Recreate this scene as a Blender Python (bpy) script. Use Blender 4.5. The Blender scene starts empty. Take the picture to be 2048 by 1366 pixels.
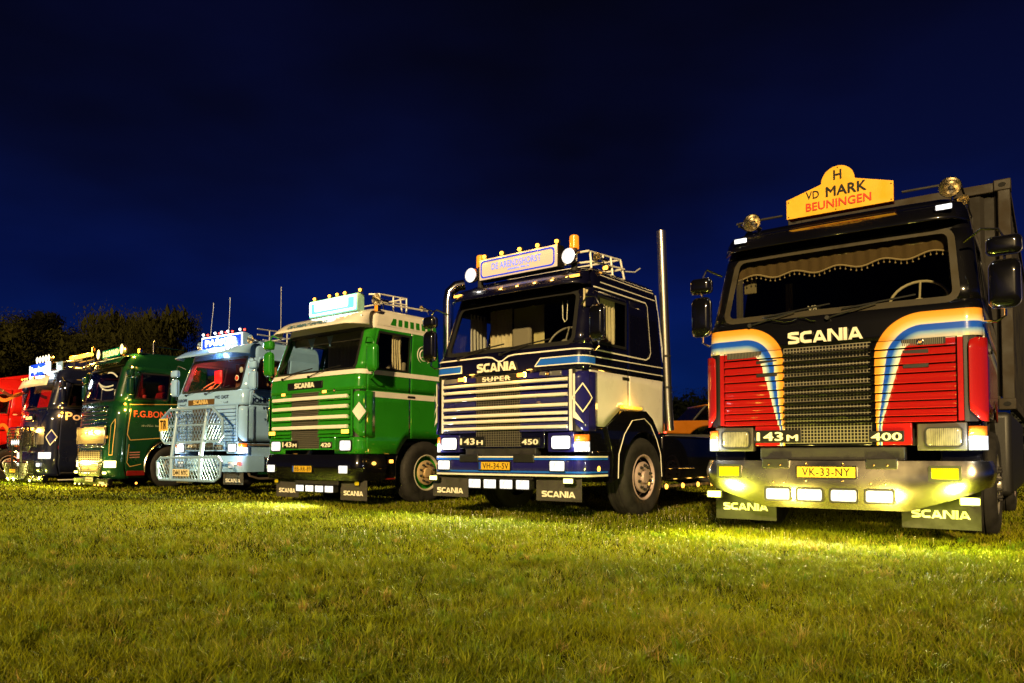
import bpy, bmesh, math, random
import numpy as np
from mathutils import Vector, Matrix, Euler, noise as mnoise
random.seed(7); rng = np.random.default_rng(7)
R = math.radians; PI = math.pi
C = bpy.context.scene.collection
sc = bpy.context.scene

# ------------------------------------------------------------------ camera, world, sun, exposure
cam_d = bpy.data.cameras.new('camera'); cam = bpy.data.objects.new('camera', cam_d); C.objects.link(cam)
cam.location = (0, 0, .78); cam.rotation_euler = (R(90 + 2.18), 0, 0)
cam_d.sensor_width = 36; cam_d.lens = 1505 / 2048 * 36; cam_d.shift_y = .0837
cam_d.clip_start = .05; cam_d.clip_end = 1500
sc.camera = cam

w = bpy.data.worlds.new('World'); sc.world = w; w.use_nodes = True
nt = w.node_tree; nt.nodes.clear(); N = nt.nodes.new; L = nt.links.new
SUN_EL, SUN_AZ = 20.5, 194.0            # light arrives from behind the photographer
out = N('ShaderNodeOutputWorld'); bg = N('ShaderNodeBackground'); bg2 = N('ShaderNodeBackground'); add = N('ShaderNodeAddShader')
sky = N('ShaderNodeTexSky'); sky.sky_type = 'NISHITA'; sky.sun_disc = False
sky.sun_elevation = R(-4); sky.sun_rotation = R(SUN_AZ); L(sky.outputs[0], bg.inputs[0]); bg.inputs[1].default_value = .05
tc = N('ShaderNodeTexCoord'); mp = N('ShaderNodeMapping'); mp.inputs['Scale'].default_value = (1, 1, 2.6); L(tc.outputs['Generated'], mp.inputs[0])
nz = N('ShaderNodeTexNoise'); nz.inputs['Scale'].default_value = 1.5; nz.inputs['Detail'].default_value = 4; nz.inputs['Roughness'].default_value = .5
L(mp.outputs[0], nz.inputs['Vector'])
sp = N('ShaderNodeSeparateXYZ'); L(tc.outputs['Generated'], sp.inputs[0])
rz = N('ShaderNodeValToRGB'); L(sp.outputs[2], rz.inputs[0])
e = rz.color_ramp.elements; e[0].position = 0; e[0].color = (.0010, .0075, .046, 1); e[1].position = .75; e[1].color = (.0004, .0005, .0050, 1)
for p, c in ((.10, (.0008, .0062, .050, 1)), (.20, (.0006, .0040, .044, 1)), (.33, (.0005, .0016, .016, 1)), (.48, (.0004, .0008, .0085, 1))):
    q = e.new(p); q.color = c
rn = N('ShaderNodeMapRange'); L(nz.outputs[0], rn.inputs[0])
for i, v in ((1, .40), (2, .64), (3, .32), (4, 1.55)): rn.inputs[i].default_value = v
mx = N('ShaderNodeVectorMath'); mx.operation = 'SCALE'; L(rz.outputs[0], mx.inputs[0]); L(rn.outputs[0], mx.inputs['Scale'])
L(mx.outputs[0], bg2.inputs[0]); bg2.inputs[1].default_value = 1.0
L(bg.outputs[0], add.inputs[0]); L(bg2.outputs[0], add.inputs[1]); L(add.outputs[0], out.inputs[0])

sd = bpy.data.lights.new('sun', 'SUN'); sun = bpy.data.objects.new('sun', sd); C.objects.link(sun)
sd.energy = 4.8; sd.angle = R(2.5); sd.color = (1, .70, .31)
sun.rotation_euler = (R(90 - SUN_EL), 0, R(-14)); sun.location = (0, -20, 20)

vs = sc.view_settings; vs.view_transform = 'Standard'; vs.look = 'None'; vs.exposure = .35; vs.gamma = 1; vs.use_curve_mapping = False
sc.cycles.use_denoising = True
sc.cycles.max_bounces = 8; sc.cycles.transparent_max_bounces = 16
sc.cycles.sample_clamp_indirect = 4

# ------------------------------------------------------------------ materials
MATS = {}
def mat(name, col, rough=.5, metal=0, coat=0, bump=0, bscale=60, var=0, vscale=6, spec=.5, coatr=.04):
    if name in MATS: return MATS[name]
    m = bpy.data.materials.new(name); m.use_nodes = True; MATS[name] = m
    t = m.node_tree; b = t.nodes['Principled BSDF']
    b.inputs['Base Color'].default_value = (*col, 1); b.inputs['Roughness'].default_value = rough
    b.inputs['Metallic'].default_value = metal; b.inputs['Coat Weight'].default_value = coat; b.inputs['Coat Roughness'].default_value = coatr; b.inputs['Coat IOR'].default_value = 1.7
    b.inputs['Specular IOR Level'].default_value = spec
    tc = t.nodes.new('ShaderNodeTexCoord')
    if bump:
        n = t.nodes.new('ShaderNodeTexNoise'); n.inputs['Scale'].default_value = bscale; n.inputs['Detail'].default_value = 4
        t.links.new(tc.outputs['Object'], n.inputs['Vector'])
        bp = t.nodes.new('ShaderNodeBump'); bp.inputs['Strength'].default_value = bump; bp.inputs['Distance'].default_value = .004
        t.links.new(n.outputs[0], bp.inputs['Height']); t.links.new(bp.outputs[0], b.inputs['Normal'])
    if var:
        n = t.nodes.new('ShaderNodeTexNoise'); n.inputs['Scale'].default_value = vscale; n.inputs['Detail'].default_value = 6
        t.links.new(tc.outputs['Object'], n.inputs['Vector'])
        r = t.nodes.new('ShaderNodeMapRange'); t.links.new(n.outputs[0], r.inputs[0])
        for i, v in ((1, .3), (2, .7), (3, 1 - var), (4, 1 + var)): r.inputs[i].default_value = v
        s = t.nodes.new('ShaderNodeVectorMath'); s.operation = 'SCALE'; s.inputs[0].default_value = col
        t.links.new(r.outputs[0], s.inputs['Scale']); t.links.new(s.outputs[0], b.inputs['Base Color'])
        r2 = t.nodes.new('ShaderNodeMapRange'); t.links.new(n.outputs[0], r2.inputs[0])
        for i, v in ((1, .3), (2, .7), (3, max(.02, rough * .7)), (4, min(1, rough * 1.5))): r2.inputs[i].default_value = v
        t.links.new(r2.outputs[0], b.inputs['Roughness'])
    return m
def paint(name, col, rough=.30): return mat(name, col, rough, 0, 1.0, .10, 9, .07, 3, spec=.12, coatr=.035)
def emit(name, col, st, ribs=0, base=None, floor=.25, ax=0):
    if name in MATS: return MATS[name]
    m = bpy.data.materials.new(name); m.use_nodes = True; MATS[name] = m
    t = m.node_tree; b = t.nodes['Principled BSDF']
    b.inputs['Base Color'].default_value = (*(base or col), 1); b.inputs['Roughness'].default_value = .12
    b.inputs['Emission Color'].default_value = (*col, 1); b.inputs['Emission Strength'].default_value = st
    if ribs:
        tc = t.nodes.new('ShaderNodeTexCoord'); mp = t.nodes.new('ShaderNodeMapping'); t.links.new(tc.outputs['Object'], mp.inputs[0])
        mp.inputs['Scale'].default_value = (ribs, ribs, ribs * .45)
        v = t.nodes.new('ShaderNodeTexNoise'); v.inputs['Scale'].default_value = 1; v.inputs['Detail'].default_value = 3; t.links.new(mp.outputs[0], v.inputs['Vector'])
        wv = t.nodes.new('ShaderNodeTexWave'); wv.inputs['Scale'].default_value = ribs * .9; wv.bands_direction = 'X'; t.links.new(tc.outputs['Object'], wv.inputs['Vector'])
        mu = t.nodes.new('ShaderNodeMath'); mu.operation = 'MULTIPLY_ADD'; t.links.new(wv.outputs['Fac'], mu.inputs[0]); mu.inputs[1].default_value = .25; t.links.new(v.outputs[0], mu.inputs[2])
        r = t.nodes.new('ShaderNodeMapRange'); t.links.new(mu.outputs[0], r.inputs[0])
        for i, q in ((1, .40), (2, .78), (3, st * floor), (4, st)): r.inputs[i].default_value = q
        t.links.new(r.outputs[0], b.inputs['Emission Strength'])
    m.cycles.emission_sampling = 'NONE' if st < 30 else 'AUTO'
    return m
def glass_mat(name, tint, refl=.06):
    if name in MATS: return MATS[name]
    m = bpy.data.materials.new(name); m.use_nodes = True; MATS[name] = m
    t = m.node_tree; t.nodes.clear()
    o = t.nodes.new('ShaderNodeOutputMaterial'); a = t.nodes.new('ShaderNodeBsdfTransparent'); g = t.nodes.new('ShaderNodeBsdfGlossy')
    lw_ = t.nodes.new('ShaderNodeLayerWeight'); lw_.inputs[0].default_value = .5; pw_ = t.nodes.new('ShaderNodeMath'); pw_.operation = 'POWER'; pw_.inputs[1].default_value = 4.5; t.links.new(lw_.outputs['Facing'], pw_.inputs[0])
    f = t.nodes.new('ShaderNodeMath'); f.operation = 'MULTIPLY_ADD'; f.inputs[1].default_value = .85; f.inputs[2].default_value = .055; t.links.new(pw_.outputs[0], f.inputs[0]); x = t.nodes.new('ShaderNodeMixShader')
    a.inputs[0].default_value = (*tint, 1); g.inputs['Roughness'].default_value = refl
    t.links.new(f.outputs[0], x.inputs[0]); t.links.new(a.outputs[0], x.inputs[1]); t.links.new(g.outputs[0], x.inputs[2]); t.links.new(x.outputs[0], o.inputs[0])
    return m

BLACK = paint('black_paint', (.003, .003, .004), .2); RED = paint('red_paint', (.42, .012, .010)); NAVY = paint('navy_paint', (.003, .003, .014))
INDIGO = paint('indigo_paint', (.012, .011, .11)); GREEN = paint('green_paint', (.018, .20, .010)); CREAM = paint('white_paint', (.78, .74, .66), .3)
PALE = paint('pale_blue_paint', (.27, .48, .82)); BLUE = paint('bright_blue_paint', (.015, .12, .62)); DGREEN = paint('dark_green_paint', (.004, .036, .012))
SCNAVY = paint('ink_blue_paint', (.008, .010, .030)); BRED = paint('bright_red_paint', (.62, .012, .008)); DRED = paint('dark_red_paint', (.16, .008, .006))
PLASTIC = mat('dark_plastic', (.009, .009, .009), .5, bump=.15, bscale=200); RUBBER = mat('tyre_rubber', (.010, .009, .008), .8, bump=.4, bscale=90, var=.35, vscale=8)
SEAL = mat('rubber_seal', (.012, .012, .011), .45); FLAP = mat('grey_rubber_flap', (.040, .037, .031), .7, bump=.2, bscale=120, var=.25, vscale=9)
CHROME = mat('chrome', (.80, .79, .77), .14, 1); STEEL = mat('brushed_steel', (.84, .76, .58), .22, 1, bump=.03, bscale=30, var=.02, vscale=2)
BAR = mat('grey_tube_paint', (.45, .46, .48), .4, 0, .5); UNDER = mat('chassis_black', (.014, .013, .012), .6, bump=.3, bscale=40, var=.3)
MESHM = mat('grille_mesh', (.16, .15, .12), .4, .3); DARK = mat('dark_void', (.004, .004, .004), .9); RIM = mat('painted_rim', (.48, .36, .34), .4, .2, .3, var=.12)
STONE = mat('silver_rim', (.55, .52, .46), .3, .7); BRASS = mat('gold_trim', (.72, .47, .15), .22, 1)
TRIMD = mat('interior_dark', (.02, .018, .016), .8); CURT = mat('curtain_cream', (.50, .42, .26), .85, bump=.5, bscale=60, var=.12, vscale=30)
CURTG = mat('curtain_grey', (.36, .34, .30), .85, bump=.5, bscale=60); SEAT = mat('seat_fabric', (.20, .17, .12), .9, bump=.5, bscale=90)
TAN = mat('sheer_tan', (.30, .13, .045), .85, bump=.6, bscale=50, var=.3, vscale=12)
GLASS = glass_mat('window_glass', (.88, .91, .88)); GLASSD = glass_mat('dark_glass', (.55, .56, .52))
STACK = mat('stack_chrome', (.75, .72, .66), .30, 1)
MIRR = mat('mirror_glass', (.7, .7, .72), .03, 1)
YEL = mat('yellow_board', (.86, .46, .02), .4, 0, .4, var=.05); PLATEY = mat('plate_yellow', (.62, .38, .02), .6, 0, 0); PLATEW = mat('plate_cream', (.72, .62, .38), .4)
BLK = mat('black_lettering', (.006, .006, .006), .4); REDL = mat('red_lettering', (.62, .05, .015), .4); LET = mat('cream_lettering', (.85, .80, .66), .35, 0, .4)
EUB = mat('plate_blue', (.01, .06, .4), .4); WHT = mat('white_print', (.8, .8, .8), .4); GOLD = mat('gold_lettering', (.75, .45, .12), .35, .3)
L_WHITE = emit('lit_white_lens', (1, .98, .95), 1.25, 34, (.3, .3, .3), .22); L_COOL = emit('lit_cool_lens', (.92, .96, 1), 1.5, 28, (.4, .4, .4), .45)
L_AMB = emit('lit_amber_lens', (1, .42, .05), 3.4, 30, (.7, .3, .02), .5); L_YEL = emit('lit_yellow_lens', (1, .95, .25), 4, 0, (.8, .7, .1))
L_FOGY = emit('yellow_fog_lens', (1, .70, .01), .42, 24, (.26, .16, .004), .2); L_HEADA = emit('unlit_headlamp_glint', (1, .74, .22), .42, 22, (.10, .09, .06), .02)  # headlamp is not lit; its reflector glints are put in as emission
L_RED = emit('lit_red_lens', (1, .04, .02), 6, 0, (.6, .02, .02)); L_ORL = mat('orange_lens', (.75, .20, .02), .15, 0, .6)
S_CREAM = emit('lit_sign_cream', (1, .80, .66), .18, 0, (.55, .45, .36)); S_LILAC = emit('lit_sign_lilac', (.22, .32, 1), .75, 0, (.1, .12, .3)); S_BLUE = emit('lit_sign_blue', (.05, .08, .8), .5, 0, (.01, .03, .4))
S_WHITE = emit('lit_sign_white', (.80, .95, 1), 2.4); S_TEAL = emit('lit_sign_teal', (.10, .85, .62), .75); S_DEEP = emit('lit_sign_deep_blue', (.01, .04, .50), .9)
S_GOLD = emit('lit_sign_gold', (1, .72, .22), 1.6); S_GREEN = emit('lit_sign_green', (.0, .22, .08), .5)

# A livery: red inside, bands of white > blue > orange > black round a rounded corner, all laid out in truck coordinates
def livery():
    m = bpy.data.materials.new('banded_livery_paint'); m.use_nodes = True; MATS['livery'] = m
    t = m.node_tree; b = t.nodes['Principled BSDF']; nd = t.nodes.new; lk = t.links.new
    b.inputs['Specular IOR Level'].default_value = .12; b.inputs['Roughness'].default_value = .3; b.inputs['Coat Weight'].default_value = 1; b.inputs['Coat Roughness'].default_value = .05
    tc = nd('ShaderNodeTexCoord'); s = nd('ShaderNodeSeparateXYZ'); lk(tc.outputs['Object'], s.inputs[0])
    def M(op, a, bb=0, c=0):
        n = nd('ShaderNodeMath'); n.operation = op
        for i, v in enumerate((a, bb, c)):
            if hasattr(v, 'links'): lk(v, n.inputs[i])
            else: n.inputs[i].default_value = v
        return n.outputs[0]
    ax = M('ABSOLUTE', M('ADD', s.outputs[0], .02)); z = s.outputs[2]
    # inner edge of band (red boundary): x from .64 at z=1.78 to .45 at z=1.05; band width .20 at top to .03 at bottom
    tz = nd('ShaderNodeMapRange'); lk(z, tz.inputs[0])
    for i, v in ((1, 1.04), (2, 1.80), (3, 0), (4, 1)): tz.inputs[i].default_value = v
    f = tz.outputs[0]
    xe = M('MULTIPLY_ADD', f, .20, .445); wd = M('MULTIPLY_ADD', f, .205, .045)
    u = M('DIVIDE', M('SUBTRACT', xe, ax), wd)
    # on the side the band dips a little towards the back
    yy = M('MAXIMUM', M('SUBTRACT', s.outputs[1], .12), 0)
    v = M('DIVIDE', M('ADD', M('SUBTRACT', z, 1.79), M('MULTIPLY', yy, .10)), .245)
    r = .55
    mu = M('MAXIMUM', M('ADD', u, r), 0); mv = M('MAXIMUM', M('ADD', v, r), 0)
    ln = M('SQRT', M('ADD', M('MULTIPLY', mu, mu), M('MULTIPLY', mv, mv)))
    d = M('ADD', M('SUBTRACT', ln, r), M('MINIMUM', M('MAXIMUM', M('ADD', u, r), M('ADD', v, r)), 0))
    rp = nd('ShaderNodeValToRGB'); lk(M('MULTIPLY_ADD', d, .5, .25), rp.inputs[0])
    el = rp.color_ramp.elements; el[0].position = 0; el[0].color = (.34, .009, .008, 1); el[1].position = 1; el[1].color = (.003, .003, .004, 1)
    for d0, c in ((-.012, (.34, .009, .008, 1)), (.0, (.80, .76, .66, 1)), (.10, (.75, .75, .70, 1)), (.24, (.25, .45, .70, 1)), (.34, (.012, .10, .62, 1)), (.53, (.012, .08, .60, 1)),
                  (.56, (.75, .72, .60, 1)), (.64, (.86, .62, .30, 1)), (.80, (.84, .40, .06, 1)), (.99, (.82, .33, .03, 1)), (1.01, (.003, .003, .004, 1))):
        q = el.new(d0 * .5 + .25); q.color = c
    lk(rp.outputs[0], b.inputs['Base Color'])
    return m
LIV = livery()

# ------------------------------------------------------------------ mesh helpers
class G:
    def __init__(s): s.v = []; s.f = []
    def add(s, vs, fs):
        o = len(s.v); s.v += [tuple(p) for p in vs]; s.f += [tuple(i + o for i in f) for f in fs]; return s
    def box(s, x0, x1, y0, y1, z0, z1):
        return s.add([(x0,y0,z0),(x1,y0,z0),(x1,y1,z0),(x0,y1,z0),(x0,y0,z1),(x1,y0,z1),(x1,y1,z1),(x0,y1,z1)],
                     [(0,3,2,1),(4,5,6,7),(0,1,5,4),(1,2,6,5),(2,3,7,6),(3,0,4,7)])
    def tube(s, pts, r, n=8, closed=False, flat=1.0):
        P = [Vector(p) for p in pts]; k = len(P); o = len(s.v); up = None
        for i in range(k):
            a = P[i - 1] if (i > 0 or closed) else P[i]; b = P[(i + 1) % k] if (i < k - 1 or closed) else P[i]
            t = (b - a).normalized()
            if up is None: up = t.orthogonal().normalized()
            up = (up - t * up.dot(t)).normalized(); sd = t.cross(up)
            rr = r[i] if isinstance(r, (list, tuple)) else r
            for j in range(n):
                an = 2 * PI * j / n; s.v.append(tuple(P[i] + (up * math.cos(an) + sd * math.sin(an) * flat) * rr))
        m = k if closed else k - 1
        for i in range(m):
            for j in range(n):
                a0 = o + i * n + j; a1 = o + i * n + (j + 1) % n; b0 = o + ((i + 1) % k) * n + j; b1 = o + ((i + 1) % k) * n + (j + 1) % n
                s.f.append((a0, a1, b1, b0))
        if not closed:
            s.f.append(tuple(o + j for j in reversed(range(n)))); s.f.append(tuple(o + (k - 1) * n + j for j in range(n)))
        return s
    def lathe(s, prof, c, ax='x', n=24, sg=1):       # prof: (radius, along)
        o = len(s.v); c = Vector(c)
        for r, h in prof:
            for j in range(n):
                a = 2 * PI * j / n; p, q = r * math.cos(a), r * math.sin(a)
                d = {'x': (h * sg, p, q), 'y': (p, h * sg, q), 'z': (p, q, h * sg)}[ax]
                s.v.append(tuple(c + Vector(d)))
        for i in range(len(prof) - 1):
            for j in range(n):
                s.f.append((o + i*n + j, o + i*n + (j+1) % n, o + (i+1)*n + (j+1) % n, o + (i+1)*n + j))
        return s
    def prism(s, poly, a0, a1, ax='y'):              # polygon in the other two axes, extruded a0..a1
        n = len(poly); o = len(s.v)
        for a in (a0, a1):
            for p, q in poly: s.v.append({'y': (p, a, q), 'x': (a, p, q), 'z': (p, q, a)}[ax])
        s.f.append(tuple(o + i for i in range(n))); s.f.append(tuple(o + n + i for i in reversed(range(n))))
        for i in range(n): s.f.append((o + i, o + n + i, o + n + (i+1) % n, o + (i+1) % n))
        return s
    def me(s, name, m=None, smooth=False, ang=35):
        d = bpy.data.meshes.new(name); d.from_pydata(s.v, [], s.f); d.validate()
        b = bmesh.new(); b.from_mesh(d); bmesh.ops.recalc_face_normals(b, faces=b.faces); b.to_mesh(d); b.free()
        if m: d.materials.append(m)
        if smooth:
            d.polygons.foreach_set('use_smooth', [True] * len(d.polygons)); d.set_sharp_from_angle(angle=R(ang))
        return d
    def out(s, name, m, parent=None, bev=0, smooth=False, seg=2, solid=0, ang=35):
        return ob(name, s.me(name, m, smooth or bev > 0, ang), parent, bev=bev, seg=seg, solid=solid)
def ob(name, me, parent=None, loc=None, rot=None, scl=None, bev=0, seg=2, solid=0):
    o = bpy.data.objects.new(name, me); C.objects.link(o)
    if parent: o.parent = parent
    if loc is not None: o.location = loc
    if rot is not None: o.rotation_euler = rot
    if scl is not None: o.scale = scl
    if solid:
        md = o.modifiers.new('solid', 'SOLIDIFY'); md.thickness = solid; md.offset = 0
    if bev:
        md = o.modifiers.new('bevel', 'BEVEL'); md.width = bev; md.segments = seg; md.limit_method = 'ANGLE'; md.angle_limit = R(40); md.harden_normals = False
    return o
def thing(name, label, cat, loc=(0, 0, 0), rz=0, group=None):
    o = bpy.data.objects.new(name, None); C.objects.link(o); o.location = loc; o.rotation_euler = (0, 0, rz); o.empty_display_size = .3
    o['label'] = label; o['category'] = cat
    if group: o['group'] = group
    return o
def tag(o, label, cat, group=None, kind=None):
    if label: o['label'] = label
    if cat: o['category'] = cat
    if group: o['group'] = group
    if kind: o['kind'] = kind
    return o
def bx(name, x0, x1, y0, y1, z0, z1, m, parent, bev=.006, seg=2): return G().box(x0, x1, y0, y1, z0, z1).out(name, m, parent, bev=bev, seg=seg)
def rrect(x0, x1, z0, z1, r, n=5):
    o = []
    for cx, cz, a in ((x1 - r, z1 - r, 0), (x0 + r, z1 - r, 90), (x0 + r, z0 + r, 180), (x1 - r, z0 + r, 270)):
        for i in range(n + 1): t = R(a + 90 * i / n); o.append((cx + r * math.cos(t), cz + r * math.sin(t)))
    return o
def frame_prism(g, outer, inner, y0, y1):            # ring between two loops of equal length
    n = len(outer); o = len(g.v)
    for lp, y in ((outer, y0), (inner, y0), (outer, y1), (inner, y1)): g.v += [(p, y, q) for p, q in lp]
    for i in range(n):
        j = (i + 1) % n
        g.f += [(o+i, o+j, o+n+j, o+n+i), (o+2*n+i, o+3*n+i, o+3*n+j, o+2*n+j), (o+i, o+2*n+i, o+2*n+j, o+j), (o+n+i, o+n+j, o+3*n+j, o+3*n+i)]
    return g
TXT = {}
GLY = {'S': (1.12, [[(1.06,.86),(.34,.87),(.14,.80),(.13,.64),(.32,.55),(.82,.46),(.99,.37),(.98,.20),(.78,.13),(.04,.14)]]), 'C': (1.12, [[(1.08,.86),(.42,.86),(.18,.74),(.13,.5),(.18,.26),(.42,.14),(1.08,.14)]]),
       'A': (1.30, [[(.14,.0),(.56,.95)],[(.62,.95),(1.16,.0)],[(.30,.27),(1.0,.27)]]), 'N': (1.34, [[(.14,0),(.14,1)],[(.22,1.0),(1.12,.0)],[(1.20,0),(1.20,1)]]), 'I': (.36, [[(.18,0),(.18,1)]])}
def wordmark(body, bold):                            # wide heavy block lettering drawn with strokes
    V = []; F = []; x0 = 0; k = 0
    for ch in body:
        wd, st = GLY[ch]
        for pl in st:
            n = len(pl); o = len(V); th = .125 + bold
            for i, p in enumerate(pl):
                a = pl[max(0, i-1)]; b = pl[min(n-1, i+1)]; dx, dy = b[0]-a[0], b[1]-a[1]; l = math.hypot(dx, dy); nx, ny = -dy/l, dx/l
                wx = th*(1.35 if abs(dy) > abs(dx) else 1.0)
                if abs(dy) > .3 and n == 2: nx, ny = (1 if dy < 0 else -1), 0; wx = th*(1.3 if abs(dx) < .1 else 1.15)
                for sgn in (1, -1): V.append((x0 + p[0] + nx*wx*sgn, min(1, max(0, p[1] + ny*wx*sgn)), k*.06)); 
            m = len(V)
            for v in V[o:m]: F_ = None
            V.extend((v[0], v[1], v[2] - 1) for v in V[o:m])
            c = m - o
            for i in range(n-1):
                q = o + 2*i; F += [(q, q+1, q+3, q+2), (q+c, q+c+2, q+c+3, q+c+1), (q, q+2, q+c+2, q+c), (q+1, q+c+1, q+c+3, q+3)]
            F += [(o, o+c, o+c+1, o+1), (o+2*n-2, o+2*n-1, o+c+2*n-1, o+c+2*n-2)]; k += 1; k %= 4
        x0 += wd + .09
    return V, F
def text(name, body, parent, m, w, h, loc, side='front', bold=.02, ext=.004, shear=0, space=1.0, rotx=0):
    k = (body, bold, shear, space)
    if k not in TXT:
        if body == 'SCANIA':
            V, F = wordmark(body, .0); me = bpy.data.meshes.new('lettering'); me.from_pydata(V, [], F); co = np.array(V, float)
        else:
            cu = bpy.data.curves.new('txt', 'FONT'); cu.body = body; cu.extrude = .02; cu.shear = shear; cu.space_character = space * (1 + bold*1.2)
            cu.resolution_u = 3; o = bpy.data.objects.new('txt', cu); C.objects.link(o)
            dg = bpy.context.evaluated_depsgraph_get(); m0 = bpy.data.meshes.new_from_object(o.evaluated_get(dg))
            bpy.data.objects.remove(o); bpy.data.curves.remove(cu)
            c0 = np.zeros(len(m0.vertices) * 3); m0.vertices.foreach_get('co', c0); c0 = c0.reshape(-1, 3); f0 = [tuple(p.vertices) for p in m0.polygons]
            sh = [(0, 0)] if bold <= 0 else [(-bold, 0), (bold, 0), (0, -bold*.8), (0, bold*.8), (0, 0)]
            cs = []; F = []
            for i, (dx, dy) in enumerate(sh): cs.append(c0 + np.array((dx, dy, .0023*i))); F += [tuple(v + i*len(c0) for v in f) for f in f0]
            co = np.concatenate(cs); me = bpy.data.meshes.new('lettering'); me.from_pydata([tuple(v) for v in co], [], F); bpy.data.meshes.remove(m0)
        lo = co.min(0); hi = co.max(0); co = co.copy(); co[:, :2] = (co[:, :2] - (lo + hi)[:2] / 2) / np.maximum((hi - lo)[:2], 1e-6); co[:, 2] = (co[:, 2] - (lo[2]+hi[2])/2) / (hi[2] - lo[2])
        TXT[k] = (me, co)
    me0, co = TXT[k]; me = me0.copy(); c2 = co * (w, h, ext); me.vertices.foreach_set('co', c2.ravel()); me.materials.clear(); me.materials.append(m)
    rot = {'front': (R(90) + rotx, 0, 0), 'side': (R(90), 0, R(90)), 'left': (R(90), 0, R(-90))}[side]
    return ob(name, me, parent, loc=loc, rot=rot)

def scribble(name, parent, m, w, h, loc, side='front', n=14, gap=(6,), r=None):   # lettering the photograph leaves illegible: small strokes only
    g = G(); rr = random.Random(n*7 + len(name)); sx = w/n; q = r or h*.13
    for i in range(n):
        if i in gap: continue
        x0 = -w/2 + i*sx; p = [(x0, -h*.4), (x0 + sx*.15, h*rr.uniform(.1, .5)), (x0 + sx*.5, -h*rr.uniform(.1, .4)), (x0 + sx*.7, h*rr.uniform(.0, .3)), (x0 + sx*.85, -h*.4)]
        g.tube([(loc[0] + a, loc[1], loc[2] + b) if side == 'front' else (loc[0], loc[1] + a, loc[2] + b) for a, b in p], q, 4)
    return g.out(name, m, parent)
def spot(parent, loc, d, power, col, ang=130, rad=.05, blend=.8):
    l = bpy.data.lights.new('lamp_beam', 'SPOT'); l.energy = power; l.color = col; l.spot_size = R(ang); l.spot_blend = blend; l.shadow_soft_size = rad
    o = bpy.data.objects.new('lamp_beam', l); C.objects.link(o); o.parent = parent; o.location = loc
    o.rotation_euler = Vector(d).to_track_quat('-Z', 'Y').to_euler(); return o
def point(parent, loc, power, col, rad=.04):
    l = bpy.data.lights.new('lamp_glow', 'POINT'); l.energy = power; l.color = col; l.shadow_soft_size = rad
    o = bpy.data.objects.new('lamp_glow', l); C.objects.link(o); o.parent = parent; o.location = loc; return o

# ------------------------------------------------------------------ ground and grass
def ground():
    m = bpy.data.materials.new('turf_soil'); m.use_nodes = True; t = m.node_tree; b = t.nodes['Principled BSDF']; b.inputs['Roughness'].default_value = .95; b.inputs['Specular IOR Level'].default_value = 0
    tc = t.nodes.new('ShaderNodeTexCoord'); n = t.nodes.new('ShaderNodeTexNoise'); n.inputs['Scale'].default_value = 1.2; n.inputs['Detail'].default_value = 10; n.inputs['Roughness'].default_value = .7
    n2 = t.nodes.new('ShaderNodeTexNoise'); n2.inputs['Scale'].default_value = 45; n2.inputs['Detail'].default_value = 4
    t.links.new(tc.outputs['Object'], n.inputs[0]); t.links.new(tc.outputs['Object'], n2.inputs[0])
    r = t.nodes.new('ShaderNodeValToRGB'); t.links.new(n.outputs[0], r.inputs[0]); e = r.color_ramp.elements
    e[0].position = .35; e[0].color = (.018, .020, .006, 1); e[1].position = .7; e[1].color = (.035, .036, .010, 1)
    x = t.nodes.new('ShaderNodeMix'); x.data_type = 'RGBA'; x.blend_type = 'MULTIPLY'; x.inputs[0].default_value = .7
    r2 = t.nodes.new('ShaderNodeValToRGB'); t.links.new(n2.outputs[0], r2.inputs[0]); r2.color_ramp.elements[0].position = .4; r2.color_ramp.elements[0].color = (.25, .25, .25, 1); r2.color_ramp.elements[1].position = .65
    t.links.new(r.outputs[0], x.inputs[6]); t.links.new(r2.outputs[0], x.inputs[7]); t.links.new(x.outputs[2], b.inputs['Base Color'])
    bp = t.nodes.new('ShaderNodeBump'); bp.inputs['Distance'].default_value = .03; t.links.new(n2.outputs[0], bp.inputs['Height']); t.links.new(bp.outputs[0], b.inputs['Normal'])
    g = G(); n_ = 40
    for i in range(n_ + 1):
        for j in range(n_ + 1): g.v.append(((i / n_ - .5) * 900, -150 + j / n_ * 900, 0))
    for i in range(n_):
        for j in range(n_): a = i * (n_ + 1) + j; g.f.append((a, a + n_ + 1, a + n_ + 2, a + 1))
    tag(g.out('ground', m), 'mown grass field lit by truck lamps', None, kind='structure')
ground()

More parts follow.
